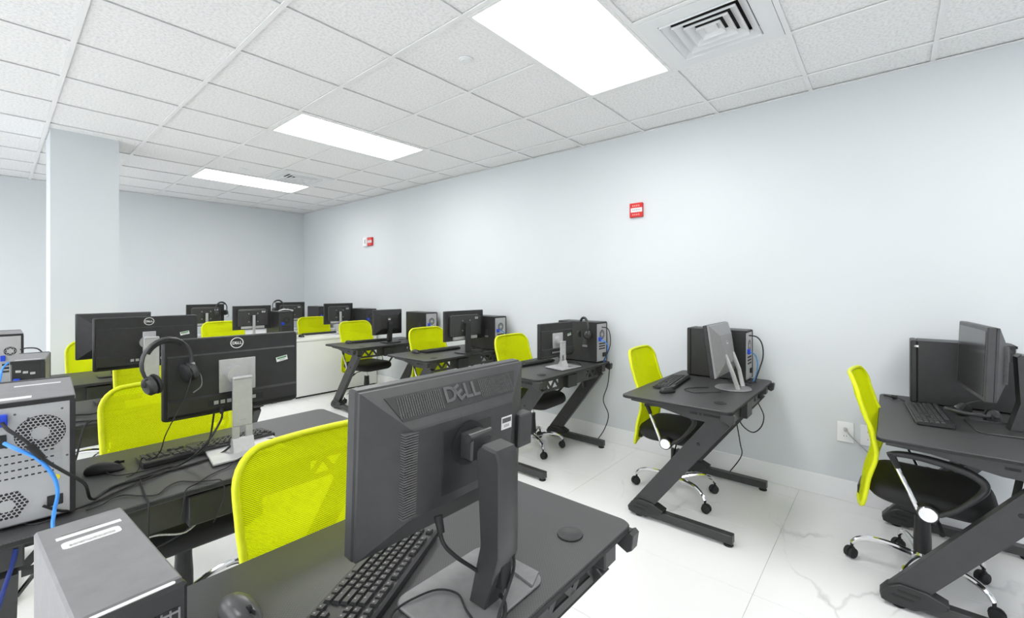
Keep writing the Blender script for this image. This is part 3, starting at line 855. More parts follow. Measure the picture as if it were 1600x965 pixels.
def monitor_wedge(w=.395, h=.300, zb=.100, back='black_plastic', legs=False, tilt=0):
    """older 4:3 screen: the back tapers like a flat pyramid"""
    r = empty('monitor')
    P = T(0, .060, zb + h / 2) @ RX(-tilt)
    def rect(sx, sz, y, dz=0): return [(-w / 2 * sx, y, -h / 2 * sz + dz), (w / 2 * sx, y, -h / 2 * sz + dz), (w / 2 * sx, y, h / 2 * sz + dz), (-w / 2 * sx, y, h / 2 * sz + dz)]
    g = MB(); g.M = P; g.box(-w / 2, w / 2, 0, .026, -h / 2, h / 2, .004); g.build('bezel', 'black_plastic', r, smooth=0)
    g = MB(); g.M = P; g.box(-w / 2 + .018, w / 2 - .018, .0255, .0275, -h / 2 + .020, h / 2 - .018); g.build('screen', 'screen_glass', r, smooth=0)
    g = MB(); g.M = P; g.loft([rect(.99, .99, 0), rect(.97, .97, -.010), rect(.60, .55, -.045, .0), rect(.50, .40, -.048, -.01)][::-1]); g.build('back_housing', back, r, smooth=0)
    sticker(r, -w * .02, -.0485, h * .12, .030, .020, P)
    if legs:
        for s in (-1, 1):
            MB().tube([(s * .085, .012, zb + h * .42), (s * .080, -.030, zb + h * .10), (s * .060, -.060, .010)], .014, 8, flat=.45).build('stand_leg', 'silver', r)
        MB().lathe([(.001, 0), (.105, 0), (.110, .004), (.106, .009), (.030, .014), (.001, .014)], 28, T(0, -.015, 0)).build('stand_base', 'grey_case', r)
    else:
        MB().prism([(.030, .012), (.008, .020), (-.012, zb + h * .42), (-.004, zb + h * .52), (.020, zb + h * .50), (.045, .05)][::-1], -.026, .026, 'x').build('stand_neck', 'black_plastic', r, smooth=0)
        MB().prism(rrect(.21, .18, .035, 5), 0, .012, 'z', c=.004).build('stand_base', 'black_plastic', r)
    return r

def monitor_boxback(w=.43, h=.295, zb=.140, stand='silver'):
    """flat panel with a raised inner box, screws and a slim post"""
    r = empty('monitor')
    P = T(0, .060, zb + h / 2)
    g = MB(); g.M = P; g.box(-w / 2, w / 2, -.010, .016, -h / 2, h / 2, .003); g.build('bezel', 'black_plastic', r, smooth=0)
    g = MB(); g.M = P; g.box(-w / 2 + .016, w / 2 - .016, .0155, .0172, -h / 2 + .018, h / 2 - .016); g.build('screen', 'screen_glass', r, smooth=0)
    g = MB(); g.M = P; g.prism(rrect(w * .78, h * .66, .012, 3, 0, -.004), -.036, -.009, 'y', c=.004); ho = g.build('back_box', 'dark_plastic', r, smooth=30)
    g = MB(); g.M = P; g.tube([(-w * .37, -.013, h * .30), (-w * .34, -.013, h * .345), (w * .34, -.013, h * .345)], .003, 6); g.build('rim', 'silver_grey', ho)
    g = MB(); g.M = P
    for sx in (-1, 1):
        for sz in (-1, 1): g.cyl((sx * .05, -.036, sz * .05), (sx * .05, -.039, sz * .05), .006, seg=10)
    g.build('screw', 'silver', ho)
    g = MB(); g.M = P; g.box(-w * .30, w * .30, -.0300, -.010, -h * .46, -h * .36); g.build('port_strip', 'print_grey', ho, smooth=0)
    sticker(ho, w * .27, -.0365, h * .24, .040, .020, P)
    g = MB(); g.M = P; g.box(-.035, .035, -.050, -.036, -.045, .030, .003); g.build('mount', 'rubber', r, smooth=0)
    mt = 'silver' if stand == 'silver' else 'black_plastic'; q = .014 if stand == 'silver' else .034
    MB().box(-q, q, -.012, .010, .008, zb + h * .60, .003).build('stand_column', mt, r, smooth=0)
    MB().prism(rrect(.22, .19, .02, 4), 0, .010, 'z', c=.003).build('stand_base', 'silver' if stand == 'silver' else 'black_plastic', r)
    return r

def put(o, x, y, z, rz, label, cat, group=None):
    o.location = (x, y, z); o.rotation_euler = (0, 0, R(rz)); return tag(o, label, cat, group)
GM = 'computer monitors'
put(monitor_lettered(), .657, .665, DZ, 0, 'large dark monitor seen from behind with raised letters on top', 'monitor', GM)
put(monitor_oval(), .632, 1.972, DZ, 0, 'slim dark monitor with white oval logo, silver stand and a headset', 'monitor', GM)
m2 = monitor_oval(.470, .292, .195, plate=False, ztop=.370)
put(m2, .575, 3.235, DZ, 0, 'slim dark monitor with white oval logo, no headset', 'monitor', GM)
put(monitor_wedge(.425, .335, .130), .585, 4.44, DZ, 0, 'dark monitor farthest left, before the lime chair at the column', 'monitor', GM)
m1 = monitor_lettered(.453, .325, .158, -2, 'dark_plastic')
put(m1, 2.975, -.415, DZ, 6, 'black monitor at the right edge with its screen visible', 'monitor', GM)
put(monitor_wedge(.440, .335, .085, 'silver_grey', True, 8), 3.08, .790, DZ, 0, 'grey-backed tilted monitor on two silver legs', 'monitor', GM)
put(monitor_oval(.43, .285, .080, 'silver', False, 0), 2.985, 2.045, DZ, -4, 'dark monitor on a silver stand, third desk of the wall row', 'monitor', GM)
put(monitor_boxback(.530, .300, .125, 'black'), 3.075, 3.265, DZ, 0, 'wide dark monitor on a thick black stand, fourth wall desk', 'monitor', GM)
put(monitor_wedge(.395, .300, .095), 3.06, 4.600, DZ, 0, 'squarish black monitor on the farthest black wall desk', 'monitor', GM)
mw = monitor_boxback()
copies(mw, [(3.19, 6.04, DZ, 0, 'dark monitor on the white desk beside the long wall'),
            (2.065, 6.04, DZ, 0, 'dark monitor on the white desk left of the tower computer'),
            (2.965, 7.11, DZ, 0, 'distant dark monitor with headset, beside the white desk tower computer'),
            (1.835, 7.05, DZ, 0, 'distant dark monitor with headset on its right corner, left of the others')], GM, 'monitor')

# ------------------------------------------------------------------ computers
def tower_case(w, d, h, side='black_plastic', back='steel_panel', detail=2, front='black_plastic'):
    """tower; its back panel faces -y"""
    r = empty('computer_tower')
    MB().box(-w / 2, w / 2, -d / 2 + .006, d / 2 - .03, .008, h, .003).build('case', side, r, smooth=0)
    MB().box(-w / 2 - .001, w / 2 + .001, d / 2 - .030, d / 2, .004, h + .001, .006).build('front_cover', front, r, smooth=0)
    bp_ = MB().box(-w / 2 + .008, w / 2 - .008, -d / 2 + .001, -d / 2 + .007, .014, h - .014).build('back_panel', back, r, smooth=0)
    yb = -d / 2 + .001
    MB().box(-w / 2 + .002, w / 2 - .002, -d / 2 - .001, -d / 2 + .006, h - .015, h - .002, .001).build('rear_lip', 'rubber', bp_, smooth=0)
    MB().box(w / 2 - .012, w / 2, -d / 2 - .002, -d / 2 + .006, .010, h - .012, .001).build('side_hinge', 'rubber', bp_, smooth=0)
    def fan(cx, cz, rad, hub, hexagon=False):
        f = MB()
        n = 6 if hexagon else 32
        f.lathe([(.001, 0), (rad, 0), (rad, .0006), (.001, .0006)], n, T(cx, yb, cz) @ RX(90))
        fo = f.build('fan_opening', 'vent_dark', bp_, smooth=0)
        g = MB(); stp = .0092 if detail > 1 else .016
        rows = int(rad / (stp * .866)) + 1
        for i in range(-rows, rows + 1):
            for j in range(-rows - 2, rows + 3):
                x = (j + .5 * (i % 2)) * stp; z = i * stp * .866
                if hub * .8 < math.hypot(x, z) < rad * 1.0:
                    # hexagonal ring cell
                    a = stp * .577; q = a * .74
                    v = []; fc = []
                    for k in range(6):
                        an = R(30 + 60 * k)
                        v.append((cx + x + a * math.cos(an), yb - .0010, cz + z + a * math.sin(an)))
                        v.append((cx + x + q * math.cos(an), yb - .0010, cz + z + q * math.sin(an)))
                    for k in range(6):
                        k2 = (k + 1) % 6; fc.append((2 * k, 2 * k2, 2 * k2 + 1, 2 * k + 1))
                    g.add(v, fc)
        gg = g.build('fan_grille', back, fo, smooth=0); gg['kind'] = 'stuff'
        hc = MB(); hc.lathe([(.001, 0), (hub, 0), (hub, .0016), (.001, .0016)], n, T(cx, yb, cz) @ RX(90)); hc.build('fan_hub', back, fo, smooth=0)
    k = w / .175
    if detail > 1:
        fan(.018 * k, h - .095, .050 * k, .018)
        fan(-.045 * k, .068, .042 * k, .017, True)
        for i in range(4):
            z = .200 - i * .020
            s_ = MB().box(-w / 2 + .020, w / 2 - .030, yb - .0012, yb, z - .007, z + .007).build('slot_cover', back, bp_, smooth=0)
            g = MB()
            for q in range(9): g.box(-w / 2 + .026 + q * .012, -w / 2 + .033 + q * .012, yb - .0016, yb - .0012, z - .002, z + .002)
            g.build('slot_hole', 'vent_dark', s_, smooth=0)
        MB().box(-w / 2 + .022, -w / 2 + .044, yb - .014, yb, h - .062, h - .030, .002).build('video_plug', 'blue_plug', bp_)
        MB().box(-w / 2 + .020, -w / 2 + .042, yb - .004, yb, .225, .260, .001).build('port_block', 'rubber', bp_, smooth=0)
        MB().box(.030 * k, .062 * k, yb - .003, yb, .040, .070, .002).build('power_inlet', 'rubber', bp_, smooth=0)
        MB().lathe([(.001, 0), (.008, 0), (.008, .0012), (.001, .0012)], 16, T(.048 * k, yb, .118) @ RX(90)).build('yellow_sticker', 'yellow_dot', bp_)
        g = MB()
        for (x, z) in ((-.03, h - .035), (-.005, h - .050), (.06, h - .035), (-.05, h - .09), (-.045, h - .12), (.07, h - .17), (.0, h - .165)): g.cyl((x * k, yb, z), (x * k, yb - .0012, z), .0028, seg=8)
        g.build('screw', 'print_dark', bp_)
    else:
        fan(.0, h - .11, .042 * k, .015)
        g = MB()
        for i in range(3): g.box(-w * .30, w * .30, yb - .001, yb, .16 - i * .022, .172 - i * .022)
        g.build('slot_cover', 'rubber', bp_, smooth=0)
        MB().box(-w * .36, -w * .18, yb - .016, yb, .19, .225, .002).build('video_plug', 'blue_plug', bp_)
        MB().box(w * .05, w * .30, yb - .012, yb, .05, .085, .002).build('power_plug', 'rubber', bp_)
    return r

def side_latch(r, w, d, h, mt='silver_grey'):
    MB().box(-w / 2 - .003, -w / 2, -d * .26, -d * .14, h * .38, h * .43, .001).build('side_latch', mt, r, smooth=0)
    MB().box(-w / 2 - .0016, -w / 2, -d * .25, -d * .15, h * .43, h * .62, .0005).build('latch_recess', 'dark_plastic', r, smooth=0)

GC = 'desktop computers'
t = tower_case(.172, .405, .345, 'grey_case', 'steel_panel', 2)
w_, d_, h_ = .172, .405, .345
MB().box(-.070, .000, -.170, -.135, h_, h_ + .0008).build('top_label', 'print_white', t, smooth=0)
MB().box(-.040, .060, .06, .075, h_, h_ + .0008).build('top_strip', 'print_white', t, smooth=0)
put(t, .074, 2.005, DZ, -3, 'grey tower computer showing silver back with fan grilles and blue cable', 'computer', GC)

# small grey computer nearest the viewer: its dark front faces -y
r = empty('computer_tower')
w_, d_, h_ = .098, .300, .290
MB().box(-w_ / 2, w_ / 2, -d_ / 2 + .006, d_ / 2, .006, h_, .003).build('case', 'grey_case', r, smooth=0)
fr = MB().box(-w_ / 2 - .0005, w_ / 2 + .0005, -d_ / 2 - .012, -d_ / 2 + .006, .004, h_ + .0005, .004).build('front_cover', 'black_plastic', r, smooth=0)
g = MB()
for i in range(7):
    z = h_ - .030 - i * .010
    g.box(-.012, .040, -d_ / 2 - .0138, -d_ / 2 - .012, z - .0012, z + .0012)
for i in range(7):
    x = -.012 + i * .0087
    g.box(x - .001, x + .001, -d_ / 2 - .0136, -d_ / 2 - .012, h_ - .095, h_ - .026)
g.build('front_grille', 'grey_case', fr, smooth=0)
MB().box(-.012, .040, -d_ / 2 - .0126, -d_ / 2 - .012, h_ - .096, h_ - .025).build('grille_recess', 'vent_dark', fr, smooth=0)
MB().lathe([(.001, 0), (.006, 0), (.006, .002), (.001, .002)], 14, T(-.028, -d_ / 2 - .012, h_ - .036) @ RX(90)).build('power_light', 'orange_light', fr)
MB().prism(rrect(.078, .0065, .003, 3, .0, -d_ / 2 - .003), h_ + .0004, h_ + .0014, 'z').build('front_strip', 'print_white', fr, smooth=0)
MB().box(-.033, .037, .088, .098, h_, h_ + .0008).build('thin_label', 'print_white', r, smooth=0)
g = MB().prism(rrect(.062, .024, .006, 3, 0, .063), h_, h_ + .0008, 'z').build('label', 'print_white', r, smooth=0)
MB().box(-.024, .024, .0560, .0625, h_ + .0008, h_ + .0012).build('label_text', 'print_grey', g, smooth=0)
MB().box(-.026, .016, .104, .107, h_, h_ + .0006).build('faint_mark', 'silver_grey', r, smooth=0)
put(r, .094, .820, DZ, 3.3, 'small grey computer with white labels on top, nearest the viewer', 'computer', GC)

t = tower_case(.110, .34, .325, 'grey_case', 'rubber', 1)
MB().box(-.04, .04, -.150, -.142, .325, .326).build('top_strip', 'print_white', t, smooth=0)
MB().box(-.042, -.022, -.184, -.168, .222, .246, .002).build('upper_plug', 'blue_plug', t)
for q in range(3): MB().box(-.036 + q * .022, -.020 + q * .022, -.171, -.168, .272 - q * .006, .282 - q * .006).build('port', 'print_grey', t, smooth=0)
put(t, .112, 3.16, DZ, -6, 'small grey computer with blue plug behind the tower with fans', 'computer', GC)
put(tower_case(.115, .40, .36, 'grey_case', 'steel_panel', 1), .062, 4.50, DZ, 0, 'farthest grey tower computer at the left picture edge', 'computer', GC)
tw = tower_case(.175, .41, .355, 'black_plastic', 'steel_panel', 1)
side_latch(tw, .175, .41, .355)
copies(tw, [(3.435, -.300, DZ, 0, 'black tower computer behind the right-edge monitor'),
            (3.435, .960, DZ, 0, 'black tower computer behind the grey-backed tilted monitor'),
            (3.435, 2.140, DZ, 0, 'black tower computer at the third wall desk'),
            (3.435, 3.350, DZ, 0, 'black tower computer at the fourth wall desk'),
            (3.455, 4.520, DZ, 0, 'black tower computer seen above the lime chair of the fourth wall desk')], GC, 'computer')
tw2 = tower_case(.175, .41, .355, 'black_plastic', 'black_metal', 1)
copies(tw2, [(3.500, 5.955, DZ, 0, 'black tower computer on the white desk by the long wall'),
            (2.375, 6.060, DZ, 0, 'black tower computer on the white desk at the seam'),
            (3.445, 7.250, DZ, 0, 'distant black tower computer on the last white desk')], GC, 'computer')
MB().box(-.0885, -.0876, .170, .188, .318, .330).build('side_label', 'print_white', tw, smooth=0)

# ------------------------------------------------------------------ keyboards (space bar towards +y)
key_mesh = {}
def keyboard(single):
    """single: every key its own part; otherwise the keys are one part"""
    r = empty('keyboard')
    MB().prism([(-.068, .004), (.066, .004), (.070, .010), (.066, .013), (-.062, .022), (-.068, .018)], -.222, .222, 'x', c=.002).build('body', 'black_plastic', r, smooth=0)
    rows = []                                  # (x centre in units seen by the user from the left, row, width in units)
    U = .0190
    def row(y, start, widths):
        x = start
        for w in widths:
            if w > 0: rows.append((x + w / 2, y, w))
            x += abs(w)
    row(5.25, 0, [1, -1, 1, 1, 1, 1, -.5, 1, 1, 1, 1, -.5, 1, 1, 1, 1, -.25, 1, 1, 1])
    row(4, 0, [1] * 13 + [2, -.25, 1, 1, 1, -.25, 1, 1, 1, 1])
    row(3, 0, [1.5] + [1] * 12 + [1.5, -.25, 1, 1, 1, -.25, 1, 1, 1, 1])
    row(2, 0, [1.75] + [1] * 11 + [2.25, -3.5, 1, 1, 1, 1])
    row(1, 0, [2.25] + [1] * 10 + [2.75, -1.25, 1, -1.25, 1, 1, 1, 1])
    row(0, 0, [1.25, 1.25, 1.25, 6.25, 1.25, 1.25, 1.25, 1.25, -.25, 1, 1, 1, -.25, 2, 1, 1])
    allk = MB(); tops = MB()
    for (xc, yr, w) in rows:
        x = .214 - xc * U; y = .052 - yr * U * 1.02       # user's left is +x
        z = .0135 + (.0095) * (.066 - y) / .130
        hw = w * U / 2 - .0014; hd = U / 2 - .0014
        v = [(-hw, -hd, 0), (hw, -hd, 0), (hw, hd, 0), (-hw, hd, 0), (-hw + .002, -hd + .0016, .0065), (hw - .002, -hd + .0016, .0065), (hw - .002, hd - .003, .0060), (-hw + .002, hd - .003, .0060)]
        f = [(0, 3, 2, 1), (4, 5, 6, 7), (0, 1, 5, 4), (1, 2, 6, 5), (2, 3, 7, 6), (3, 0, 4, 7)]
        if single:
            if w not in key_mesh:
                k = MB().add(v, f).build('key', 'key_black', r, smooth=0); key_mesh[w] = k.data
                p = MB().box(-.0025, .0010, -.0005, .0030, .0064, .0067).build('key_print', 'key_legend', k, smooth=0); key_mesh['print'] = p.data
            else:
                k = bpy.data.objects.new('key', key_mesh[w]); COL.objects.link(k); k.parent = r
                if w < 2:
                    p = bpy.data.objects.new('key_print', key_mesh['print']); COL.objects.link(p); p.parent = k
            k.location = (x, y, z)
        else:
            allk.add(v, f, T(x, y, z))
    if not single:
        o = allk.build('keys', 'key_black', r, smooth=0); o['kind'] = 'stuff'
    return r
GK = 'black keyboards'
put(keyboard(True), .515, .856, DZ, 28, 'black keyboard in front of the large lettered monitor', 'keyboard', GK)
kb = keyboard(False)
copies(kb, [(.563, 2.120, DZ, 1, 'black keyboard below the headset monitor'),
            (3.05, -.155, DZ, 4, 'black keyboard at the right edge, before the visible screen'),
            (2.99, 1.140, DZ, 6, 'black keyboard at the desk with the grey-backed monitor'),
            (2.98, 2.365, DZ, -6, 'black keyboard on the third wall desk'),
            (2.99, 3.600, DZ, -2, 'black keyboard on the fourth wall desk'),
            (2.95, 4.880, DZ, -6, 'black keyboard on the farthest black wall desk'),
            (.58, 3.40, DZ, 2, 'black keyboard under the second oval-logo monitor'),
            (2.98, 6.25, DZ, 0, 'black keyboard on the white desk before the lime chair')], GK, 'keyboard')

# ------------------------------------------------------------------ mice
def mouse(mat='black_plastic'):
    r = empty('mouse')
    rings = []
    for (z, k) in ((.001, .93), (.006, 1.0), (.016, .97), (.026, .82), (.033, .55), (.036, .2)):
        ring = []
        for i in range(20):
            a = 2 * math.pi * i / 20
            x = .031 * k * math.cos(a) * (1 - .10 * math.cos(2 * a)); y = .056 * (k ** .8) * math.sin(a)
            ring.append((x, y + .004 * (1 - k), z - (.010 * max(0, -y / .056)) * (1 if z > .01 else 0)))
        rings.append(ring)
    MB().loft(rings).build('body', mat, r, smooth=70)
    MB().lathe([(.001, -.003), (.008, -.003), (.009, 0), (.008, .003), (.001, .003)], 14, T(0, -.032, .0255) @ RY(90)).build('wheel', 'rubber', r)
    MB().box(-.0006, .0006, -.052, -.010, .022, .0305).build('button_gap', 'vent_dark', r, smooth=0)
    return r
GMo = 'computer mice'
put(mouse('mouse_grey'), .312, .985, DZ, 10, 'dark mouse in the foreground beside the small grey computer', 'mouse', GMo)
mo = mouse()
copies(mo, [(.250, 2.130, DZ, 75, 'black mouse left of the keyboard below the headset monitor'),
            (2.700, 1.060, DZ, 60, 'black mouse on the desk before the bare wall'),
            (2.720, 3.650, DZ, 5, 'black mouse on the fourth wall desk'),
            (2.690, 4.900, DZ, 5, 'black mouse on the farthest black wall desk'),
            (2.63, 6.02, DZ, 5, 'black mouse on the white desk')], GMo, 'mouse')

# ------------------------------------------------------------------ headsets (hanging: band up, in the x-z plane)
def headset():
    r = empty('headset')
    pts = []
    for k in range(17):
        a = R(-30 + 240 * k / 16)
        pts.append((.078 * math.cos(a), 0, .088 * math.sin(a)))
    MB().tube(pts, .009, 8, flat=.6).build('headband', 'dark_plastic', r, smooth=60)
    top = [(.071 * math.cos(R(a)), 0, .080 * math.sin(R(a))) for a in range(40, 141, 10)]
    MB().tube(top, .008, 8, flat=1.3).build('band_pad', 'seat_fabric', r, smooth=60)
    for s in (-1, 1):
        M = T(s * .066, 0, -.062) @ RY(90 * s)
        e = MB().lathe([(.001, -.014), (.028, -.013), (.034, -.006), (.034, .006), (.026, .014), (.001, .016)], 22, M).build('earcup', 'dark_plastic', r)
        MB().lathe([(.010, -.026), (.030, -.026), (.036, -.020), (.036, -.014), (.010, -.013)], 22, M).build('ear_cushion', 'rubber', e)
        MB().tube([(s * .072, -.012, -.030), (s * .080, 0, -.050), (s * .084, 0, -.062)], .007, 8).build('yoke', 'silver_grey' if s > 0 else 'dark_plastic', e)
    MB().tube(smooth_path([(.082, -.004, -.062), (.088, -.014, -.085), (.070, -.040, -.115), (.030, -.060, -.122)]), .003, 6).build('microphone', 'dark_plastic', r)
    return r
GH = 'black headsets'
hs = headset()
copies(hs, [(.398, 1.985, 1.135, 12, 'black headset hanging on the corner of the oval-logo monitor'),
            (2.745, 7.07, 1.140, 0, 'distant black headset hanging on a monitor by the white desk tower computer'),
            (1.995, 7.02, 1.130, 20, 'distant black headset hanging on the leftmost far monitor'),
            (3.335, 2.06, 1.060, 60, 'black headset hanging on the tower computer of the third wall desk')], GH, 'headset')
hs.rotation_euler = (R(4), R(-12), R(14))
h5 = copy_tree(hs)
h5.location = (3.10, -.300, DZ + .036); h5.rotation_euler = (R(-82), 0, R(50))
tag(h5, 'black headset lying on the right-edge desk beside the keyboard', 'headset', GH)

# ------------------------------------------------------------------ cables
def cable(name, pts, rad, mat, label, cat='cable', seg=6, n=6, ends=None):
    mb = MB().tube(smooth_path(pts, n), rad, seg)
    if ends:
        for (a, b_, rr) in ends: mb.cyl(a, b_, rr, rr * .8, 8)
    return tag(mb.build(name, mat, smooth=60), label, cat, 'desk cables')
zc = DZ + .005
cable('video_cable', [(.012, 1.790, 1.045), (.022, 1.765, 1.03), (.052, 1.745, .997), (.086, 1.742, .939), (.122, 1.745, .895), (.165, 1.77, .840), (.190, 1.86, zc + .004), (.252, 1.936, zc), (.37, 1.951, zc), (.486, 1.966, zc), (.565, 1.990, zc + .004), (.612, 1.985, .800), (.622, 2.02, .83)], .0042, 'rubber',
      'thick black video cable from the fan-grille tower across the desk', ends=[((.058, 1.745, .985), (.082, 1.743, .945), .009)])
cable('power_cable', [(.085, 1.79, .80), (.13, 1.80, .765), (.196, 1.841, zc), (.244, 1.875, zc), (.301, 1.907, zc), (.36, 1.935, zc + .003), (.44, 1.99, zc + .002), (.52, 2.0, .80), (.545, 2.005, .915)], .0035, 'rubber', 'black power cable running under the headset monitor')
cable('network_cable', [(.016, 1.795, .990), (.035, 1.762, .978), (.073, 1.745, .945), (.102, 1.742, .890), (.110, 1.745, .840), (.104, 1.745, .795), (.100, 1.725, .757), (.112, 1.712, .735), (.125, 1.708, .66), (.135, 1.71, .55), (.13, 1.73, .40), (.12, 1.75, .02)], .0048, 'blue_cable', 'bright blue network cable plugged into the fan-grille tower')
cable('thin_cable', [(.170, 1.79, zc), (.205, 1.80, zc), (.232, 1.830, zc), (.259, 1.831, zc), (.291, 1.785, zc), (.326, 1.755, zc), (.357, 1.796, zc), (.395, 1.817, zc), (.429, 1.775, zc), (.465, 1.745, zc), (.490, 1.722, .753), (.495, 1.712, .70), (.47, 1.735, .615)], .0022, 'rubber', 'thin black cord waving along the near edge of the headset desk', 'cord')
cable('thin_cable', [(.375, 1.715, .66), (.383, 1.711, .715), (.392, 1.722, .756), (.432, 1.757, zc), (.481, 1.801, zc), (.541, 1.833, zc), (.570, 1.845, zc + .010), (.640, 1.895, DZ + .016), (.672, 1.915, DZ + .016), (.72, 1.920, DZ + .016), (.765, 1.985, DZ + .016), (.735, 2.035, zc + .004)], .0022, 'rubber', 'thin black cord looping over the silver monitor base', 'cord')
cable('drop_cable', [(.565, 1.985, .925), (.555, 1.955, .900), (.510, 1.93, .84), (.470, 1.95, .79), (.430, 1.985, zc), (.390, 1.99, zc), (.33, 1.97, zc), (.28, 1.95, zc)], .0038, 'rubber', 'black cable dropping from the headset monitor to the desk', ends=[((.566, 1.987, .945), (.565, 1.985, .915), .008)])
cable('thin_cable', [(.462, 1.965, 1.07), (.445, 1.955, 1.01), (.410, 1.95, .94), (.385, 1.955, .88), (.375, 1.98, .82), (.355, 2.03, .785), (.34, 2.06, .790), (.325, 2.04, zc), (.29, 2.00, zc)], .0018, 'rubber', 'thin headset cord falling in front of the headset monitor', 'cord')
cable('thin_cable', [(.245, 2.075, .765), (.27, 2.04, zc), (.33, 2.02, zc), (.39, 2.015, zc), (.46, 2.03, zc + .001)], .0018, 'rubber', 'thin mouse cord below the headset monitor keyboard', 'cord')
cable('hanging_cable', [(.315, 1.935, zc), (.305, 1.83, DZ + .003), (.300, 1.75, DZ + .003), (.298, 1.716, .742), (.297, 1.712, .70), (.300, 1.715, .62), (.33, 1.74, .55)], .0025, 'rubber', 'black cord hanging over the near edge of the headset desk', 'cord')
cable('tray_cable', [(.16, 1.80, .63), (.24, 1.775, .615), (.32, 1.765, .625), (.40, 1.76, .605), (.47, 1.79, .64)], .003, 'print_grey', 'grey cable slung below the headset desk')
cable('tray_cable', [(.16, 1.81, .60), (.25, 1.775, .575), (.36, 1.76, .595), (.45, 1.77, .63), (.50, 1.80, .64)], .003, 'rubber', 'black cable slung lowest below the headset desk')
# lower-left cables of the third desk
cable('desk_cable', [(.20, 3.05, zc), (.28, 3.00, zc), (.36, 2.97, zc), (.45, 3.02, zc), (.55, 3.08, zc)], .004, 'rubber', 'black cable on the desk behind the fan-grille tower')
cable('desk_cable', [(.19, 3.12, zc), (.25, 3.18, zc), (.31, 3.10, zc + .008), (.37, 3.16, zc), (.44, 3.14, zc)], .004, 'rubber', 'coiled black cable on the desk beside the small blue-plug computer')
cable('hanging_cable', [(.30, 2.98, DZ + .004), (.28, 2.945, DZ + .002), (.265, 2.925, .72), (.24, 2.90, .60), (.20, 2.90, .46), (.16, 2.95, .40)], .004, 'rubber', 'black cable hanging from the desk behind the fan-grille tower')
cable('desk_cable', [(.105, 4.297, 1.005), (.135, 4.27, 1.015), (.185, 4.27, 1.0), (.22, 4.28, .92), (.24, 4.30, .78), (.30, 4.33, zc)], .004, 'rubber', 'cable arching off the farthest left tower computer')
cable('network_cable', [(.055, 4.29, .93), (.03, 4.24, .90), (.02, 4.22, .83), (.01, 4.23, zc + .003), (.03, 4.30, zc)], .005, 'blue_cable', 'blue network cable at the farthest left tower computer')
# foreground
cable('power_cable', [(.570, .690, .930), (.566, .672, .900), (.585, .655, .870), (.630, .640, .825), (.655, .640, .790), (.668, .620, .772), (.662, .597, .768), (.640, .575, .764), (.610, .562, zc)], .0042, 'rubber', 'black power cable hanging from the large lettered monitor', ends=[((.570, .692, .945), (.568, .680, .915), .009)])
cable('video_cable', [(.672, .600, .880), (.676, .585, .860), (.672, .580, .835), (.655, .580, .805), (.625, .575, .775), (.600, .565, zc)], .0035, 'rubber', 'black video cable running down behind the large monitor stand')
cable('thin_cable', [(.470, .720, zc), (.492, .742, zc), (.514, .757, zc + .001), (.549, .752, DZ + .011), (.602, .735, DZ + .011), (.622, .692, DZ + .011), (.600, .640, DZ + .011), (.585, .575, zc)], .0022, 'rubber', 'thin black keyboard cord curling over the large monitor base', 'cord')
# wall row
cable('hanging_cable', [(3.40, .752, 1.070), (3.42, .705, 1.06), (3.43, .675, 1.01), (3.43, .670, .92), (3.40, .69, .83), (3.38, .71, zc)], .0045, 'rubber', 'black cable bowing out behind the tower at the grey-backed monitor')
cable('network_cable', [(3.38, .752, .955), (3.40, .715, .94), (3.41, .700, .88), (3.40, .705, .80), (3.37, .72, zc)], .0045, 'teal_plastic', 'blue cable behind the tower at the grey-backed monitor')
cable('hanging_cable', [(3.36, .70, .70), (3.40, .79, .60), (3.42, .841, .505), (3.42, .815, .305), (3.42, .805, .207), (3.43, .885, .069)], .004, 'rubber', 'black cable hanging to the floor from the desk before the bare wall')
cable('cable_loop', [(3.42, .83, .56), (3.44, .814, .434), (3.45, .743, .38), (3.46, .690, .422), (3.46, .670, .498), (3.46, .690, .56), (3.45, .720, .62), (3.44, .74, .66)], .004, 'rubber', 'loop of black cable below the desk before the bare wall')
cable('hanging_cable', [(3.44, 1.865, .70), (3.47, 1.90, .55), (3.50, 1.96, .40), (3.52, 1.92, .27), (3.50, 1.95, .14), (3.47, 2.02, .02)], .004, 'rubber', 'black cable hanging to the floor from the third wall desk')
cable('hanging_cable', [(3.42, 1.932, 1.06), (3.44, 1.885, 1.05), (3.45, 1.865, .99), (3.45, 1.865, .90), (3.42, 1.885, .82), (3.40, 1.91, zc)], .004, 'rubber', 'black cable bowing out behind the third wall desk tower')
cable('network_cable', [(3.38, 1.932, .95), (3.42, 1.89, .93), (3.44, 1.88, .86), (3.42, 1.91, zc)], .0045, 'blue_cable', 'blue cable behind the third wall desk tower')
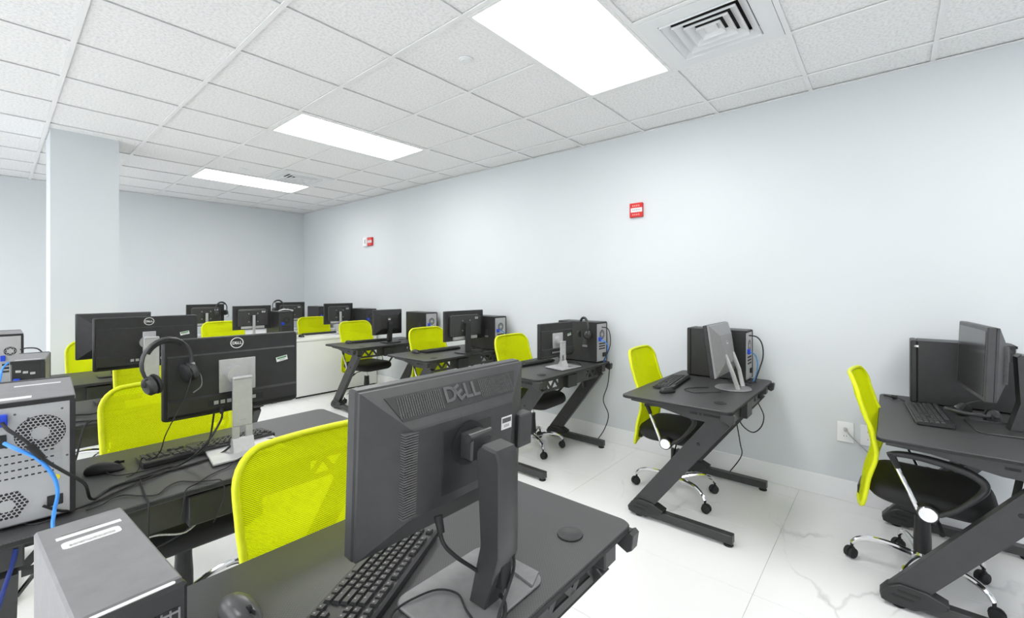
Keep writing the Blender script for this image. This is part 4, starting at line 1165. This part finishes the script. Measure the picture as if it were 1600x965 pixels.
cable('network_cable', [(3.38, 3.142, .96), (3.42, 3.10, .95), (3.46, 3.09, .90), (3.45, 3.11, .82), (3.40, 3.15, zc)], .005, 'teal_plastic', 'blue cable behind the fourth wall desk tower')
cable('desk_cable', [(2.90, .80, zc), (2.84, .86, zc), (2.78, .93, zc), (2.83, 1.00, zc), (2.92, .97, zc), (2.99, .90, zc)], .0025, 'rubber', 'thin black cord curling before the grey-backed monitor', 'cord')
cable('desk_cable', [(3.24, .62 + .08, zc), (3.22, .78, zc), (3.28, .86, zc + .008), (3.33, .80, zc), (3.30, .72, zc)], .003, 'rubber', 'coil of cord beside the tower at the grey-backed monitor', 'cord')
cable('desk_cable', [(3.45, .020, zc), (3.40, -.010, zc + .006), (3.36, -.045, zc + .010), (3.34, -.07, zc)], .004, 'rubber', 'short black cable at the wall end of the right-edge desk', ends=[((3.42, -.02, zc + .004), (3.385, -.035, zc + .008), .010)])
cable('desk_cable', [(3.10, 3.30, zc), (3.20, 3.36, zc + .01), (3.28, 3.30, zc + .012), (3.24, 3.22, zc), (3.16, 3.24, zc)], .004, 'rubber', 'tangled black cable beside the thick black monitor stand')
cable('desk_cable', [(3.16, 4.60, zc), (3.24, 4.66, zc + .01), (3.32, 4.58, zc + .01), (3.36, 4.52, zc)], .004, 'rubber', 'black cable beside the squarish monitor')
cable('desk_cable', [(3.00, 2.00, zc + .008), (3.12, 1.97, zc), (3.22, 2.03, zc), (3.25, 2.12, zc), (3.16, 2.16, zc), (3.10, 2.06, zc)], .003, 'rubber', 'thin black cable curling beside the silver stand, third wall desk')
cable('desk_cable', [(2.30, 5.90, 1.118), (2.34, 5.87, 1.135), (2.40, 5.87, 1.13), (2.46, 5.87, 1.118)], .006, 'print_white', 'white cable lying over the white desk tower computer')
cable('floor_cable', [(.035, 1.745, .722), (.030, 1.745, .69), (.019, 1.75, .64), (.004, 1.75, .575), (-.02, 1.76, .45), (-.04, 1.78, .20), (-.05, 1.80, .006)], .005, 'navy_cable', 'dark blue cable hanging from the headset desk at the left picture edge')
